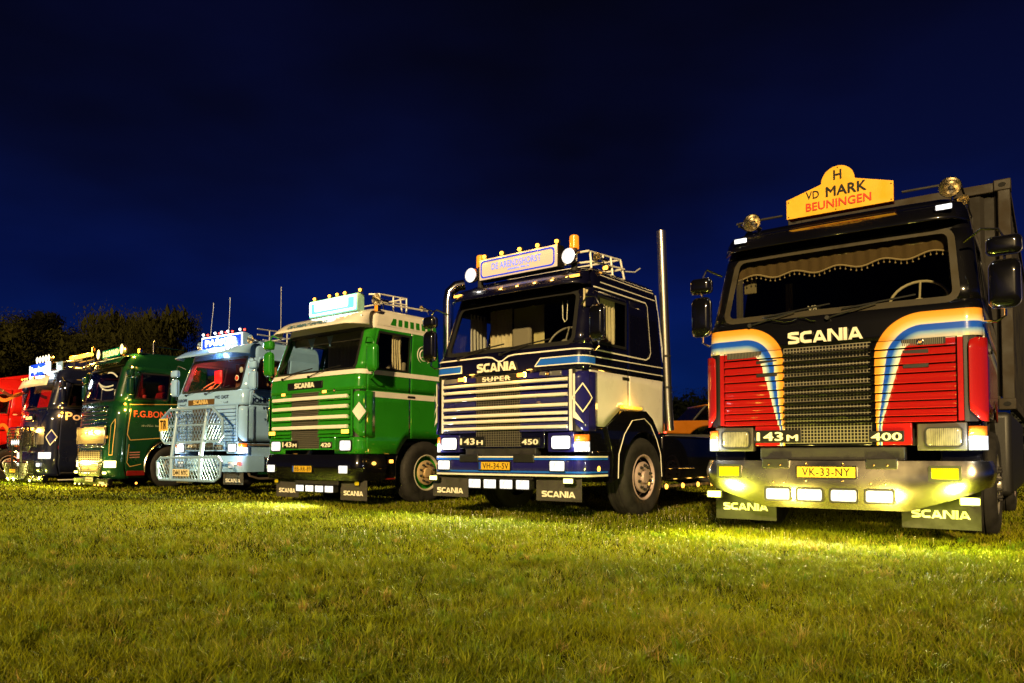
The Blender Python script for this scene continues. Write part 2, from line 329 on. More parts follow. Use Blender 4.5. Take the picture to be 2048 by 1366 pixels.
def vnoise(x, y, s, seed):                            # smooth value noise, vectorised
    x = x * s + seed * 17.3; y = y * s + seed * 5.1; xi = np.floor(x).astype(np.int64); yi = np.floor(y).astype(np.int64)
    fx = x - xi; fy = y - yi; fx = fx * fx * (3 - 2 * fx); fy = fy * fy * (3 - 2 * fy)
    def h(a, b): v = np.sin(a * 127.1 + b * 311.7 + seed) * 43758.5453; return v - np.floor(v)
    return (h(xi, yi) * (1 - fx) + h(xi + 1, yi) * fx) * (1 - fy) + (h(xi, yi + 1) * (1 - fx) + h(xi + 1, yi + 1) * fx) * fy
def blades(n, d0, d1, hgt, wid, spread=.78):
    # distances sampled so that nearer turf is denser
    u = rng.random(n); d = d0 * (d1 / d0) ** (u ** .9); a = (rng.random(n) * 2 - 1) * spread
    x = d * a * 1.0; y = d * np.ones(n)
    x = x + rng.normal(0, .05, n); y = y + rng.normal(0, .05, n)
    patch = vnoise(x, y, 1.7, 3) * .6 + vnoise(x, y, 5, 8) * .4; tuft = vnoise(x, y, 14, 5)
    keep = rng.random(n) < .35 + .65 * tuft; x, y, d, patch, tuft = (q[keep] for q in (x, y, d, patch, tuft)); n = len(x)
    h = hgt * (.18 + 1.0 * patch + .55 * tuft) * rng.uniform(.5, 1.25, n); ww = wid * rng.uniform(.6, 1.3, n) * (1 + d / 9)
    an = rng.random(n) * 2 * PI; lean = rng.gamma(2.2, .36, n) * h; la = rng.random(n) * 2 * PI + (vnoise(x, y, 2, 1) * 3)
    ca, sa = np.cos(an), np.sin(an); lx, ly = np.cos(la) * lean, np.sin(la) * lean
    V = np.zeros((n, 5, 3))
    for k, (s_, t) in enumerate(((-1, 0), (1, 0), (-.75, .55), (.75, .55), (0, 1))):
        V[:, k, 0] = x + ca * ww * s_ * .5 + lx * t * t * 1.0; V[:, k, 1] = y + sa * ww * s_ * .5 + ly * t * t; V[:, k, 2] = -.004 + h * (t - .12 * t * t * (lean / np.maximum(h, 1e-6)))
    col = np.zeros((n, 3)); g0 = np.array((.060, .092, .002)); g1 = np.array((.235, .235, .003)); g2 = np.array((.27, .22, .04))
    k = np.clip(vnoise(x, y, .8, 11) * .7 + rng.random(n) * .5 - .1, 0, 1)[:, None]; col = g0 * (1 - k) + g1 * k
    col = col * rng.uniform(.45, 1.5, (n, 1))
    dry = rng.random(n) < .02 + .18 * np.clip(vnoise(x, y, 2.3, 21) - .45, 0, 1) * 2; col[dry] = g2 * rng.uniform(.6, 1.2, (dry.sum(), 1))
    return V, col
def tufts(nt):                                        # coarse clumps that spread outwards
    d = 1.9 * (7.5/1.9) ** rng.random(nt); cx = d * (rng.random(nt)*2 - 1) * .8; m = 46; n = nt*m
    X = np.repeat(cx, m) + rng.normal(0, .014, n); Y = np.repeat(d, m) + rng.normal(0, .014, n); H = np.repeat(rng.uniform(.045, .10, nt), m)*rng.uniform(.5, 1.15, n)
    la = rng.random(n)*2*PI; lean = H*rng.uniform(.25, 1.1, n); an = la + PI/2 + rng.normal(0, .4, n); ww = rng.uniform(.0022, .0042, n)*(1 + Y/10); lx = np.cos(la)*lean; ly = np.sin(la)*lean; ca, sa = np.cos(an), np.sin(an)
    V = np.zeros((n, 5, 3))
    for k, (s_, t) in enumerate(((-1, 0), (1, 0), (-.8, .55), (.8, .55), (0, 1))):
        V[:, k, 0] = X + ca*ww*s_*.5 + lx*t*t; V[:, k, 1] = Y + sa*ww*s_*.5 + ly*t*t; V[:, k, 2] = -.004 + H*(t - .35*t*t*lean/H)
    k = np.repeat(rng.random(nt), m)[:, None]*.8 + rng.random(n)[:, None]*.2; col = np.array((.07, .14, .005))*(1-k) + np.array((.24, .25, .015))*k
    dr = np.repeat(rng.random(nt) < .12, m) & (rng.random(n) < .7); col[dr] = (.34, .24, .06); return V, col
def grass():
    A = [blades(380000, 1.5, 5.5, .060, .0027, 1.05), blades(260000, 5.2, 13, .050, .0034, .95), blades(130000, 12.5, 42, .050, .007, .95)]
    A.append(tufts(1100))
    V = np.concatenate([a[0] for a in A]); col = np.concatenate([a[1] for a in A]); n = len(V)
    me = bpy.data.meshes.new('grass'); me.vertices.add(n * 5); me.vertices.foreach_set('co', V.astype(np.float32).ravel())
    base = (np.arange(n) * 5)[:, None]; F = (np.array([0, 1, 3, 2])[None] + base); T = (np.array([2, 3, 4])[None] + base)
    li = np.concatenate([F.ravel(), T.ravel()]); ls = np.concatenate([np.arange(n) * 4, n * 4 + np.arange(n) * 3])
    me.loops.add(len(li)); me.loops.foreach_set('vertex_index', li.astype(np.int32)); me.polygons.add(2 * n); me.polygons.foreach_set('loop_start', ls.astype(np.int32))
    me.update(calc_edges=True)
    ca = me.color_attributes.new('tint', 'FLOAT_COLOR', 'POINT'); cc = np.ones((n * 5, 4), np.float32); cc[:, :3] = np.repeat(col, 5, 0); ca.data.foreach_set('color', cc.ravel())
    m = bpy.data.materials.new('grass_blade'); m.use_nodes = True; t = m.node_tree; b = t.nodes['Principled BSDF']; b.inputs['Roughness'].default_value = .6; b.inputs['Specular IOR Level'].default_value = .15
    at = t.nodes.new('ShaderNodeAttribute'); at.attribute_name = 'tint'; t.links.new(at.outputs['Color'], b.inputs['Base Color'])
    tr = t.nodes.new('ShaderNodeBsdfTranslucent'); t.links.new(at.outputs['Color'], tr.inputs[0]); x = t.nodes.new('ShaderNodeMixShader'); x.inputs[0].default_value = .16
    o = t.nodes['Material Output']; t.links.new(b.outputs[0], x.inputs[1]); t.links.new(tr.outputs[0], x.inputs[2]); t.links.new(x.outputs[0], o.inputs[0])
    me.materials.append(m); tag(ob('grass', me), 'short green and straw coloured grass in front of the trucks', 'grass', kind='stuff')
    # clover heads
    g = G()
    for i in range(520):
        y = random.uniform(6.5, 12.5); x = random.gauss((y - 9) * -.1 + random.choice((-.6, .9, 1.7, 2.2)), .9)
        if y < 5.2 + abs(x - 1) * .3: continue
        z = random.uniform(.035, .06); r = random.uniform(.0035, .006)
        g.tube([(x, y, 0), (x, y, z - r)], .0007, 3); g.add([(x-r,y,z),(x,y-r,z),(x+r,y,z),(x,y+r,z),(x,y,z+r),(x,y,z-r)], [(0,1,4),(1,2,4),(2,3,4),(3,0,4),(1,0,5),(2,1,5),(3,2,5),(0,3,5)])
    tag(g.out('clover_flowers', mat('clover_white', (.6, .55, .42), .8)), 'tiny white clover heads dotted through the grass', 'flowers', kind='stuff')
grass()

# ------------------------------------------------------------------ cab surface: q = unrolled distance round the front, z = height
class Cab:
    def __init__(s, prof, r, yr, bow=.03):
        s.p = prof; s.r = r; s.yr = yr; s.bow = bow; s.w0 = prof[0][1]; s.F = s.w0 - r; s.A = r * PI / 2; s.S = yr - r
    def wy(s, z):
        p = s.p
        if z <= p[0][0]: return p[0][1], p[0][2]
        for a, b in zip(p, p[1:]):
            if z <= b[0]:
                t = (z - a[0]) / (b[0] - a[0]); return a[1] + (b[1] - a[1]) * t, a[2] + (b[2] - a[2]) * t
        return p[-1][1], p[-1][2]
    def q(s, y): return s.F + s.A + (y - s.r)
    def pt(s, q, z, off=0):
        w, yf = s.wy(z); a = abs(q); sg = 1 if q >= 0 else -1; r = s.r
        if a <= s.F: t = a / s.F; x = t * (w - r); y = yf - s.bow * (1 - t * t); nx, ny = 0, -1
        elif a <= s.F + s.A: th = (a - s.F) / s.A * PI / 2; x = w - r + math.sin(th) * r; y = yf + r - math.cos(th) * r; nx, ny = math.sin(th), -math.cos(th)
        else: t = (a - s.F - s.A) / s.S; y = yf + r + t * (s.yr - yf - r); x = w; nx, ny = 1, 0
        return (sg * (x + nx * off), y + ny * off, z)
    def qs(s, a, b, n=6):                                   # q stops from a to b with the corners subdivided
        st = {a, b}
        for sg in (-1, 1):
            for i in range(n + 1):
                v = sg * (s.F + s.A * i / n)
                if a < v < b: st.add(v)
        st = sorted(st); o = [st[0]]
        for u, v in zip(st, st[1:]):
            k = max(1, int((v - u) / .35))
            o += [u + (v - u) * (i + 1) / k for i in range(k)]
        return o
    def grid(s, qs, zs, off=0, g=None, skip=None):
        g = g or G(); o = len(g.v); m = len(zs(qs[0])) if callable(zs) else len(zs)
        for q in qs:
            zz = zs(q) if callable(zs) else zs
            g.v += [s.pt(q, z, off) for z in zz]
        for i in range(len(qs) - 1):
            for j in range(m - 1):
                if skip and skip(.5 * (qs[i] + qs[i+1]), j): continue
                a = o + i * m + j; g.f.append((a, a + m, a + m + 1, a + 1))
        return g
    def zs(s, a, b, step=.12):
        st = {a, b} | {p[0] for p in s.p if a < p[0] < b}; st = sorted(st); o = [st[0]]
        for u, v in zip(st, st[1:]):
            k = max(1, round((v - u) / step)); o += [u + (v - u) * (i + 1) / k for i in range(k)]
        return o
    def line(s, name, pts, wd, m, parent, off=.004, closed=False):
        P = [pts[0]]
        for a, b in zip(pts, pts[1:] + ([pts[0]] if closed else [])):
            k = max(1, int(math.dist(a, b) / .05)); P += [(a[0] + (b[0]-a[0])*i/k, a[1] + (b[1]-a[1])*i/k) for i in range(1, k + 1)]
        if closed: P = P[:-1]
        g = G(); n = len(P)
        for i, p in enumerate(P):
            a = P[i-1] if i or closed else p; b = P[(i+1) % n] if i < n-1 or closed else p
            dx, dy = b[0]-a[0], b[1]-a[1]; l = math.hypot(dx, dy) or 1; nx, ny = -dy / l, dx / l
            # mitre
            d1 = (p[0]-a[0], p[1]-a[1]); l1 = math.hypot(*d1); c = 1
            if l1 > 1e-9: c = max(.5, abs((d1[0]*dx + d1[1]*dy) / (l1 * l)))
            g.v += [s.pt(p[0] + nx*wd/2/c, p[1] + ny*wd/2/c, off), s.pt(p[0] - nx*wd/2/c, p[1] - ny*wd/2/c, off)]
        for i in range(n if closed else n - 1):
            j = (i + 1) % n; g.f.append((2*i, 2*i+1, 2*j+1, 2*j))
        return g.out(name, m, parent, smooth=True)
    def poly(s, name, pts, m, parent, off=.003):            # filled polygon mapped onto the cab
        b = bmesh.new(); f = b.faces.new([b.verts.new((p[0], p[1], 0)) for p in pts])
        cuts = [(sg * (s.F + s.A * i / 6), 0) for sg in (-1, 1) for i in range(7)]
        for c, _ in cuts: bmesh.ops.bisect_plane(b, geom=b.verts[:] + b.edges[:] + b.faces[:], plane_co=(c, 0, 0), plane_no=(1, 0, 0))
        for i in range(-9, 10): bmesh.ops.bisect_plane(b, geom=b.verts[:] + b.edges[:] + b.faces[:], plane_co=(i * .12 + .005, 0, 0), plane_no=(1, 0, 0))
        for p in s.p: bmesh.ops.bisect_plane(b, geom=b.verts[:] + b.edges[:] + b.faces[:], plane_co=(0, p[0], 0), plane_no=(0, 1, 0))
        for v in b.verts: v.co = s.pt(v.co.x, v.co.y, off)
        me = bpy.data.meshes.new(name); b.to_mesh(me); b.free(); me.materials.append(m)
        me.polygons.foreach_set('use_smooth', [True] * len(me.polygons)); return ob(name, me, parent)

# ------------------------------------------------------------------ shared truck pieces
def dome(w, h, d, r, n=6):                                   # slightly domed rounded lens facing -y
    g = G(); lp = rrect(-w/2, w/2, -h/2, h/2, r, 4); k = len(lp); 
    for sc_, y in ((1, 0), (.96, -d*.6), (.7, -d*.9), (.35, -d)): g.v += [(p*sc_, y, q*sc_) for p, q in lp]
    for a in range(3):
        for i in range(k): j = (i+1) % k; g.f.append((a*k+i, a*k+j, (a+1)*k+j, (a+1)*k+i))
    g.f.append(tuple(3*k+i for i in range(k))); return g
def rlamp(t, name, cx, y, cz, w, h, lens, hous=PLASTIC, bez=.016, depth=.09, beam=None, r=.02, label=None):
    g = G(); W, H = w/2, h/2
    frame_prism(g, rrect(-W, W, -H, H, r), rrect(-W+bez, W-bez, -H+bez, H-bez, max(.004, r-bez*.5)), -.012, .02)
    g.prism(rrect(-W*.96, W*.96, -H*.96, H*.96, r), .02, depth)
    o = ob(name, g.me(name, hous, True, 30), t, loc=(cx, y, cz))
    ob('lens', dome(w - 2*bez, h - 2*bez, .012, max(.004, r-bez*.5)).me('lens', lens, True, 50), o, loc=(0, -.001, 0))
    if label: o['label'] = label
    if beam: spot(t, (cx, y - .035, cz), beam[2], beam[1], beam[0], beam[3] if len(beam) > 3 else 140, .03)
    return o
def round_lamp(t, name, c, r, lens, hous=CHROME, beam=None, depth=.12):
    g = G().lathe([(r*.96, -.005), (r, -.015), (r*1.06, 0), (r*1.02, .03), (r*.75, depth*.8), (r*.2, depth), (.001, depth)], (0, 0, 0), 'y', 24)
    o = ob(name, g.me(name, hous, True, 60), t, loc=c)
    ob('lens', G().lathe([(r*.96, -.002), (r*.8, -.012), (r*.4, -.02), (.001, -.022)], (0, 0, 0), 'y', 24).me('lens', lens, True, 60), o)
    if beam: spot(t, (c[0], c[1] - .04, c[2]), beam[2], beam[1], beam[0], 150, .03)
    return o
def bead(t, c, lens, name='marker_lamp', r=.028, glow=None, flat=.8):
    o = ob(name, G().lathe([(r*1.3, .03), (r*1.3, 0), (r*1.05, -.006)], (0, 0, 0), 'y', 12).me(name, PLASTIC, True), t, loc=c)
    ob('lens', G().lathe([(r*1.05, 0), (r*.9, -.02), (r*.5, -.034), (.001, -.038)], (0, 0, 0), 'y', 12).me('lens', lens, True, 60), o)
    if glow: point(t, (c[0], c[1] - .07, c[2]), glow[0], glow[1], .02)
    return o
def horn_lamp(t, c, r=.09):                                  # polished trumpet horn seen mouth on
    g = G().lathe([(r, 0), (r*1.04, .006), (r*.97, .01), (r*.62, .05), (r*.35, .12), (r*.24, .2), (r*.3, .22), (r*.3, .26), (.001, .26)], (0, 0, 0), 'y', 28)
    o = ob('air_horn', g.me('air_horn', CHROME, True, 60), t, loc=c)
    ob('horn_bell', G().lathe([(r*.99, .002), (r*.6, .045), (r*.33, .10), (r*.22, .12), (.001, .12)], (0, 0, 0), 'y', 28).me('horn_bell', STEEL, True, 60), o)
    ob('horn_centre', G().lathe([(r*.24, .04), (r*.22, .025), (.001, .02)], (0, 0, 0), 'y', 12).me('horn_centre', PLASTIC, True, 60), o)
    ob('horn_bracket', G().tube([(0, .15, 0), (0, .18, -r*1.6)], .009, 6).me('horn_bracket', CHROME, True), o); return o
TYRE = [(.285, -.035), (.30, -.005), (.345, .012), (.43, .018), (.485, .004), (.512, -.028), (.52, -.05), (.52, -.085), (.506, -.089), (.506, -.099), (.52, -.103), (.52, -.145), (.506, -.149), (.506, -.159), (.52, -.163),
        (.52, -.205), (.506, -.209), (.506, -.219), (.52, -.223), (.52, -.255), (.512, -.275), (.47, -.305), (.30, -.30)]
WM = {}
def wheel(t, x, y, sg, disc=RIM, dish=BLACK, ring=RIM, z=.5, lbl=None):
    k = (disc.name, dish.name, ring.name, sg)
    if k not in WM:
        A = G().lathe(TYRE, (0, 0, 0), 'x', 48, sg).me('wheel', RUBBER, True, 40)
        B = G().lathe([(.295, -.012), (.30, .002), (.288, .006), (.275, -.004), (.268, -.03)], (0, 0, 0), 'x', 40, sg).me('rim', ring, True, 50)
        B2 = G().lathe([(.27, -.03), (.262, -.09), (.225, -.10), (.205, -.045), (.20, -.02)], (0, 0, 0), 'x', 40, sg).me('rim_dish', dish, True, 40)
        D = G().lathe([(.203, -.03), (.205, -.006), (.195, .002), (.105, .004), (.095, -.012), (.085, -.012), (.082, .018), (.075, .034), (.03, .038), (.001, .038)], (0, 0, 0), 'x', 40, sg).me('wheel_disc', disc, True, 40)
        Nn = G().lathe([(.021, .002), (.021, .012), (.014, .014), (.014, .038), (.008, .042), (.001, .042)], (0, 0, 0), 'x', 8, sg).me('wheel_nut', UNDER, True, 40)
        WM[k] = (A, B, B2, D, Nn)
    A, B, B2, D, Nn = WM[k]
    o = ob('wheel', A, t, loc=(x, y, z))
    ob('rim', B, o); ob('rim_dish', B2, o); ob('wheel_disc', D, o)
    for i in range(10): a = 2*PI*(i + .5)/10; ob('wheel_nut', Nn, o, loc=(0, .155*math.cos(a), .155*math.sin(a)))
    if lbl: o['label'] = lbl
    return o
def mirror(t, sg, y, z, w=.22, h=.42, m=BLACK, y2=None, small=True, arm=CHROME, x=1.36, bm=None):
    g = G(); x0 = sg * x; top = z + h/2; bot = z - h/2
    at = top + (.24 if small else .07); ax = 1.08 if small else 1.12
    g.tube([(sg*1.07, y + .12, at - .02), (sg*1.2, y + .03, at + .05), (sg*(x - .04), y + .03, at + .03), (x0, y + .03, at - .05), (x0, y + .03, bot - .06), (sg*(x-.06), y + .04, bot - .10), (sg*1.17, y + .12, bot - .08)], .011, 8)
    o = g.out('mirror', arm, t, smooth=True)
    def hsg(w, h, zc, nm):
        q = G(); lp = rrect(-w/2, w/2, -h/2, h/2, min(w, h)*.28, 5); k = len(lp)
        for s_, yy in ((.55, -.055), (.85, -.045), (.98, -.015), (1, .02), (.97, .045)): q.v += [(p*s_, yy, r_*s_) for p, r_ in lp]
        for a in range(4):
            for i in range(k): j = (i+1) % k; q.f.append((a*k+i, a*k+j, (a+1)*k+j, (a+1)*k+i))
        q.f.append(tuple(range(k))); h_ = ob(nm, q.me(nm, m, True, 50), o, loc=(x0, y, zc))
        q2 = G(); q2.prism([(p*.93, r_*.93) for p, r_ in lp], .040, .052); ob('mirror_glass', q2.me('mirror_glass', MIRR), o, loc=(x0, y, zc))
        rim = G().tube([(p, .0, r_) for p, r_ in lp], .006, 6, True); ob('mirror_rim', rim.me('mirror_rim', arm, True), o, loc=(x0, y, zc))
    hsg(w, h, z, 'mirror_housing')
    if small: hsg(w * 1.12, .155, top + .12, 'wide_angle_mirror')
    return o
def flap(t, cx, w, z0, z1, y, txt='SCANIA', m=FLAP, yellow=False):
    o = G().box(cx - w/2, cx + w/2, y, y + .012, z0, z1).out('mud_flap', m, t, bev=.003)
    if txt: text('flap_lettering', txt, o, LET, w * .74, .075, (cx, y - .003, z0 + .36 * (z1 - z0) if z1 - z0 > .3 else z0 + .085), bold=.035)
    return o
def plate(t, cx, cz, y, s, m=PLATEY, w=.52, h=.11, eu=True):
    o = bx('number_plate', cx - w/2, cx + w/2, y - .008, y, cz - h/2, cz + h/2, m, t, .003)
    frame = G(); frame_prism(frame, rrect(cx-w/2-.006, cx+w/2+.006, cz-h/2-.006, cz+h/2+.006, .01), rrect(cx-w/2+.006, cx+w/2-.006, cz-h/2+.006, cz+h/2-.006, .006), y - .012, y + .002); frame.out('plate_frame', BLK, o)
    if eu: bx('plate_band', cx - w/2 + .008, cx - w/2 + .045, y - .011, y - .007, cz - h/2 + .008, cz + h/2 - .008, EUB, o, 0)
    if s is None: scribble('plate_characters', o, mat('worn_characters', (.35, .25, .08), .5), w*.7, h*.45, (cx, y - .0105, cz), n=7, gap=(3,), r=.006); return o
    text('plate_characters', s, o, BLK, w * .80, h * .66, (cx + (.022 if eu else 0), y - .0105, cz), bold=.0, ext=.003, space=1.1); return o
def seat(t, x, y, z=1.62, m=SEAT):
    o = bx('seat', x - .25, x + .25, y - .22, y + .25, z, z + .14, m, t, .05, 3)
    G().add([(x-.25,y+.2,z+.1),(x+.25,y+.2,z+.1),(x+.25,y+.33,z+.1),(x-.25,y+.33,z+.1),(x-.22,y+.33,z+.75),(x+.22,y+.33,z+.75),(x+.22,y+.44,z+.75),(x-.22,y+.44,z+.75)],
            [(0,3,2,1),(4,5,6,7),(0,1,5,4),(1,2,6,5),(2,3,7,6),(3,0,4,7)]).out('backrest', m, o, bev=.05, seg=3)
    bx('headrest', x-.13, x+.13, y+.34, y+.43, z+.76, z+.94, m, o, .04, 3); return o
def steering(t, x, y, z, m, r=.23, tilt=25):
    g = G(); pts = [(r*math.cos(2*PI*i/28), r*math.sin(2*PI*i/28), 0) for i in range(28)]; g.tube(pts, .014, 8, True)
    for a in (90, 210, 330): g.tube([(.03*math.cos(R(a)), .03*math.sin(R(a)), -.02), (r*math.cos(R(a)), r*math.sin(R(a)), 0)], .011, 6)
    g.lathe([(.001, .012), (.05, .008), (.055, -.03)], (0, 0, 0), 'z', 14)
    return ob('steering_wheel', g.me('steering_wheel', m, True, 60), t, loc=(x, y, z), rot=(R(tilt), 0, 0))
def curtain(t, x0, x1, y, z0, z1, m, amp=.02, waves=9, ax='x', name='curtain', gather=0):
    g = G(); n = waves * 8
    for i in range(n + 1):
        u = i / n; d = amp * math.sin(u * waves * 2 * PI) * (1 + .3 * math.sin(u * 9))
        for j in range(9):
            v = j / 8; gx = 1 - gather * math.sin(PI * min(1, v * 1.3)) ; p = x0 + (x1 - x0) * u * gx
            g.v.append((p, y + d * (.5 + .5*v), z1 + (z0 - z1) * v) if ax == 'x' else (y + d * (.5 + .5*v), p, z1 + (z0 - z1) * v))
    for i in range(n):
        for j in range(8): a = i*9 + j; g.f.append((a, a+9, a+10, a+1))
    return g.out(name, m, t, smooth=True)
def wiper(t, cab, x, sg, z=2.10, ln=.62, m=PLASTIC):
    p0 = cab.pt(x, z - .04, .02); p1 = cab.pt(x + sg*.42, z + .055, .05); g = G().tube([p0, cab.pt(x + sg*.1, z - .02, .05), p1], .008, 6)
    q0 = cab.pt(x + sg*.12, z + .035, .03); q1 = cab.pt(x + sg*.12 + sg*ln, z + .10, .03); g.tube([q0, q1], .009, 6)
    g.lathe([(.02, 0), (.02, -.03), (.001, -.03)], p0, 'y', 10); return g.out('wiper', m, t, smooth=True)
def chassis(t, y0=1.9, y1=6.0, tank=PLASTIC, skirt=None, sgs=(-1, 1), axles=(5.2,), xw=1.17):
    g = G()
    for sx in (-.42, .42): g.box(sx - .04, sx + .04, .4, y1, .72, .98)
    for yy in [1.9 + .9*i for i in range(int((y1-1.9)/.9)+1)]: g.box(-.42, .42, yy, yy + .08, .78, .92)
    g.tube([(-1.0, 1.45, .5), (1.0, 1.45, .5)], .06, 8); g.box(-.5, .5, 1.3, 1.6, .42, .62)
    for a in axles: g.tube([(-1.0, a, .5), (1.0, a, .5)], .09, 8); g.lathe([(.001,-.2),(.2,-.14),(.25,0),(.2,.14),(.001,.2)], (0, a, .5), 'y', 14)
    c = g.out('chassis', UNDER, t, bev=.004, seg=1)
    for a in axles:
        for sg in (-1, 1):
            wheel(t, sg*1.2, a, sg)
            m = G(); 
            for i in range(13):
                th = PI*(.06 + .88*i/12); m.v += [(sg*.82, a - .60*math.cos(th), .5 + .60*math.sin(th)), (sg*1.22, a - .60*math.cos(th), .5 + .60*math.sin(th))]
            m.f += [(2*i, 2*i+1, 2*i+3, 2*i+2) for i in range(12)]; m.out('mudguard', PLASTIC, t, solid=.012, smooth=True)
    return c

# ------------------------------------------------------------------ 3-series style cab-over truck
SP = [(.80, 1.19, 0), (1.08, 1.19, 0), (1.80, 1.19, 0), (2.05, 1.185, .02), (2.12, 1.17, .06), (2.80, 1.105, .29), (2.88, 1.095, .31), (3.0, 1.075, .345), (3.08, 1.04, .40), (3.15, .95, .52), (3.19, .80, .75)]
def scania(t, o):
    yr = o['yr']; cab = Cab(SP, .13, yr); body = o['body']; low = o.get('low', body); cz0 = o.get('side_z', 1.12)
    Q = cab.q; up = o.get('upper', body)
    # --- body shell above the waist: upper front panel, scuttle, header, roof
    g = G(); cab.grid(cab.qs(-Q(.135), Q(.135)), [1.80, 1.86, 1.95, 2.05, 2.09, 2.12], 0, g)
    fp = g.out('front_panel', up, t, smooth=True, solid=.012)
    g = G(); qa = Q(.15)
    ctr = cab.qs(-Q(yr), Q(yr)); 
    cab.grid(ctr, cab.zs(2.80, 3.0) , 0, g); cab.grid(ctr, [3.0, 3.03, 3.06, 3.08, 3.11, 3.13, 3.15, 3.17, 3.19], 0, g)
    # roof cap and rear closure
    n0 = len(g.v); ring = [cab.pt(q, 3.19) for q in ctr]; g.v += ring; g.f.append(tuple(range(n0, n0 + len(ring))))
    roof = g.out('roof', o.get('roof', body), t, smooth=True, ang=30)
    rw = G(); zz = [cz0, 1.8, 2.05, 2.12, 2.8, 3.0, 3.08, 3.15, 3.19]; pl = [(cab.wy(z)[0], z) for z in zz]; rw.prism([(-a, b) for a, b in pl][::-1] + pl, yr - .02, yr); rw.out('rear_wall', up, t)
    # pillars
    zw = cab.zs(2.12, 2.80, .14)
    for sg in (-1, 1):
        a, b = sg*1.035, sg*Q(.155); cab.grid(cab.qs(min(a, b), max(a, b)), zw, 0).out('windscreen_pillar', up, t, smooth=True, solid=.012)
    # --- sides: doors and rear side panels
    arch_c, arch_r = 1.45, o.get('arch_r', .72); atop = o.get('arch_top', 1.36)
    def low_z(q):
        y = cab.r + (abs(q) - cab.F - cab.A); d = abs(y - arch_c)
        if o.get('square_arch'):
            a = o['square_arch']                                # (y0, y1, y2, y3): ramp up, flat, ramp down
            if y < a[0]: return cz0
            if y < a[1]: return cz0 + (atop - cz0)*(y - a[0])/(a[1]-a[0])
            if y < a[2]: return atop
            if y < a[3]: return atop + (a[4] - atop)*(y - a[2])/(a[3]-a[2])
            return a[4]
        if d < arch_r: return max(cz0, min(atop, .5 + math.sqrt(arch_r**2 - d**2)))
        return cz0 if y < arch_c else o.get('rear_z', cz0)
    for sg in (-1, 1):
        gd = G(); ds = [Q(.14) + (Q(1.06) - Q(.14))*i/23 for i in range(24)]; dsg = [sg*q for q in ds]; dsg.sort()
        cab.grid(dsg, lambda q: [low_z(q) + (1.80 - low_z(q))*k/5 for k in range(6)], .002, gd); 
        mt = o['door_low'] if 'door_low' in o else body
        d = gd.out('door', mt, t, smooth=True, solid=.014)
        ga = G(); cab.grid(dsg, [1.803, 1.9, 2.0, 2.05, 2.12], .002, ga)
        wq0, wq1 = Q(.20), Q(.99); qd = sorted([sg*v for v in (Q(.14), wq0, wq0 + .2, wq0 + .4, wq0 + .6, wq1, Q(1.06))])
        cab.grid(qd, [2.12, 2.15, 2.3, 2.45, 2.6, 2.74, 2.80], .002, ga, skip=lambda q, j: wq0 < abs(q) < wq1 and 1 <= j <= 4)
        ga.out('door_frame', up, d, smooth=True, solid=.014)
        sl = G(); lp = [(wq0, 2.15), (wq1, 2.15), (wq1, 2.74), (wq0 + .0, 2.74)]
        cab.line('window_seal', [(sg*a, b) for a, b in lp], .035, SEAL, d, .012, True)
        cab.grid(sorted([sg*wq0, sg*(wq0 + wq1)/2, sg*wq1]), [2.15, 2.45, 2.74], -.004).out('door_window', o.get('glass', GLASS), d, smooth=True)
        hy = o.get('handle_y', .98); hz = o.get('handle_z', 1.76)
        bx('door_handle', sg*1.195 - .012, sg*1.195 + .014, hy - .10, hy + .07, hz - .02, hz + .02, o.get('handle', PLASTIC), d, .008)
        # crease strips laid on the door; dark ones carry crease shade in their colour
        for zc in o.get('creases', (1.62, 1.45)): cab.line('door_crease', [(sg*Q(.15), zc), (sg*Q(1.05), zc)], .008, PLASTIC if o.get('dark_crease') else mt, d, .006)
        gr = G(); rs = [sg*(Q(1.068) + (Q(yr) - Q(1.068))*i/18) for i in range(19)]; rs.sort()
        cab.grid(rs, lambda q: [low_z(q) + (1.80 - low_z(q))*k/5 for k in range(6)], 0, gr)
        rp = gr.out('side_panel', mt, t, smooth=True, solid=.014)
        gu = G(); cab.grid(rs, [1.803, 1.9, 2.05, 2.12, 2.3, 2.45, 2.6, 2.80], 0, gu); gu.out('upper_side_panel', up, rp, smooth=True, solid=.014)
    # inner liner; its near-black colour stands in for shade behind the gaps
    g = G(); g.box(-1.13, 1.13, .30, .34, .95, 1.95); g.box(-1.10, 1.10, .30, yr - .1, .95, 1.0); g.out('cab_gap_shade', DARK, t)
    for sg in (-1, 1): bx('door_liner', min(sg*1.10, sg*1.15), max(sg*1.10, sg*1.15), .2, yr - .1, 1.38, 2.08, TRIMD, t, 0)
    # --- windscreen and seal
    sq = cab.qs(-1.035, 1.035); ws = cab.grid(sq, zw, -.006).out('windscreen', o.get('wsglass', GLASS), t, smooth=True)
    cab.line('windscreen_seal', [(a, b) for a, b in rrect(-1.035, 1.035, 2.13, 2.795, .09, 5)], o.get('seal_w', .055), o.get('seal', SEAL), ws, .008, True)
    cab.line('windscreen_trim', [(-1.035, 2.12), (1.035, 2.12), (1.035, 2.80), (-1.035, 2.80)], .03, SEAL, ws, .004, True)
    # --- interior
    bx('dashboard', -1.05, 1.05, .22, .62, 1.90, 2.10, TRIMD, t, .03)
    G().box(-1.08, 1.08, .3, yr - .05, 1.56, 1.60).box(-1.02, 1.02, .5, yr - .05, 2.93, 2.96).box(-1.06, 1.06, yr - .06, yr - .03, 1.5, 2.95).out('interior_lining', o.get('lining', TRIMD), t)
    for sx in (-.58, .58): seat(t, sx, .95, m=o.get('seatm', SEAT))
    # --- grille: louvres
    L_ = o['louvres']; gw = 1.0
    gh = G(); cab.grid(cab.qs(-1.08, 1.08), [.87, 1.0, 1.08, 1.4, 1.80], -.09, gh); gh.out('radiator', DARK, t)
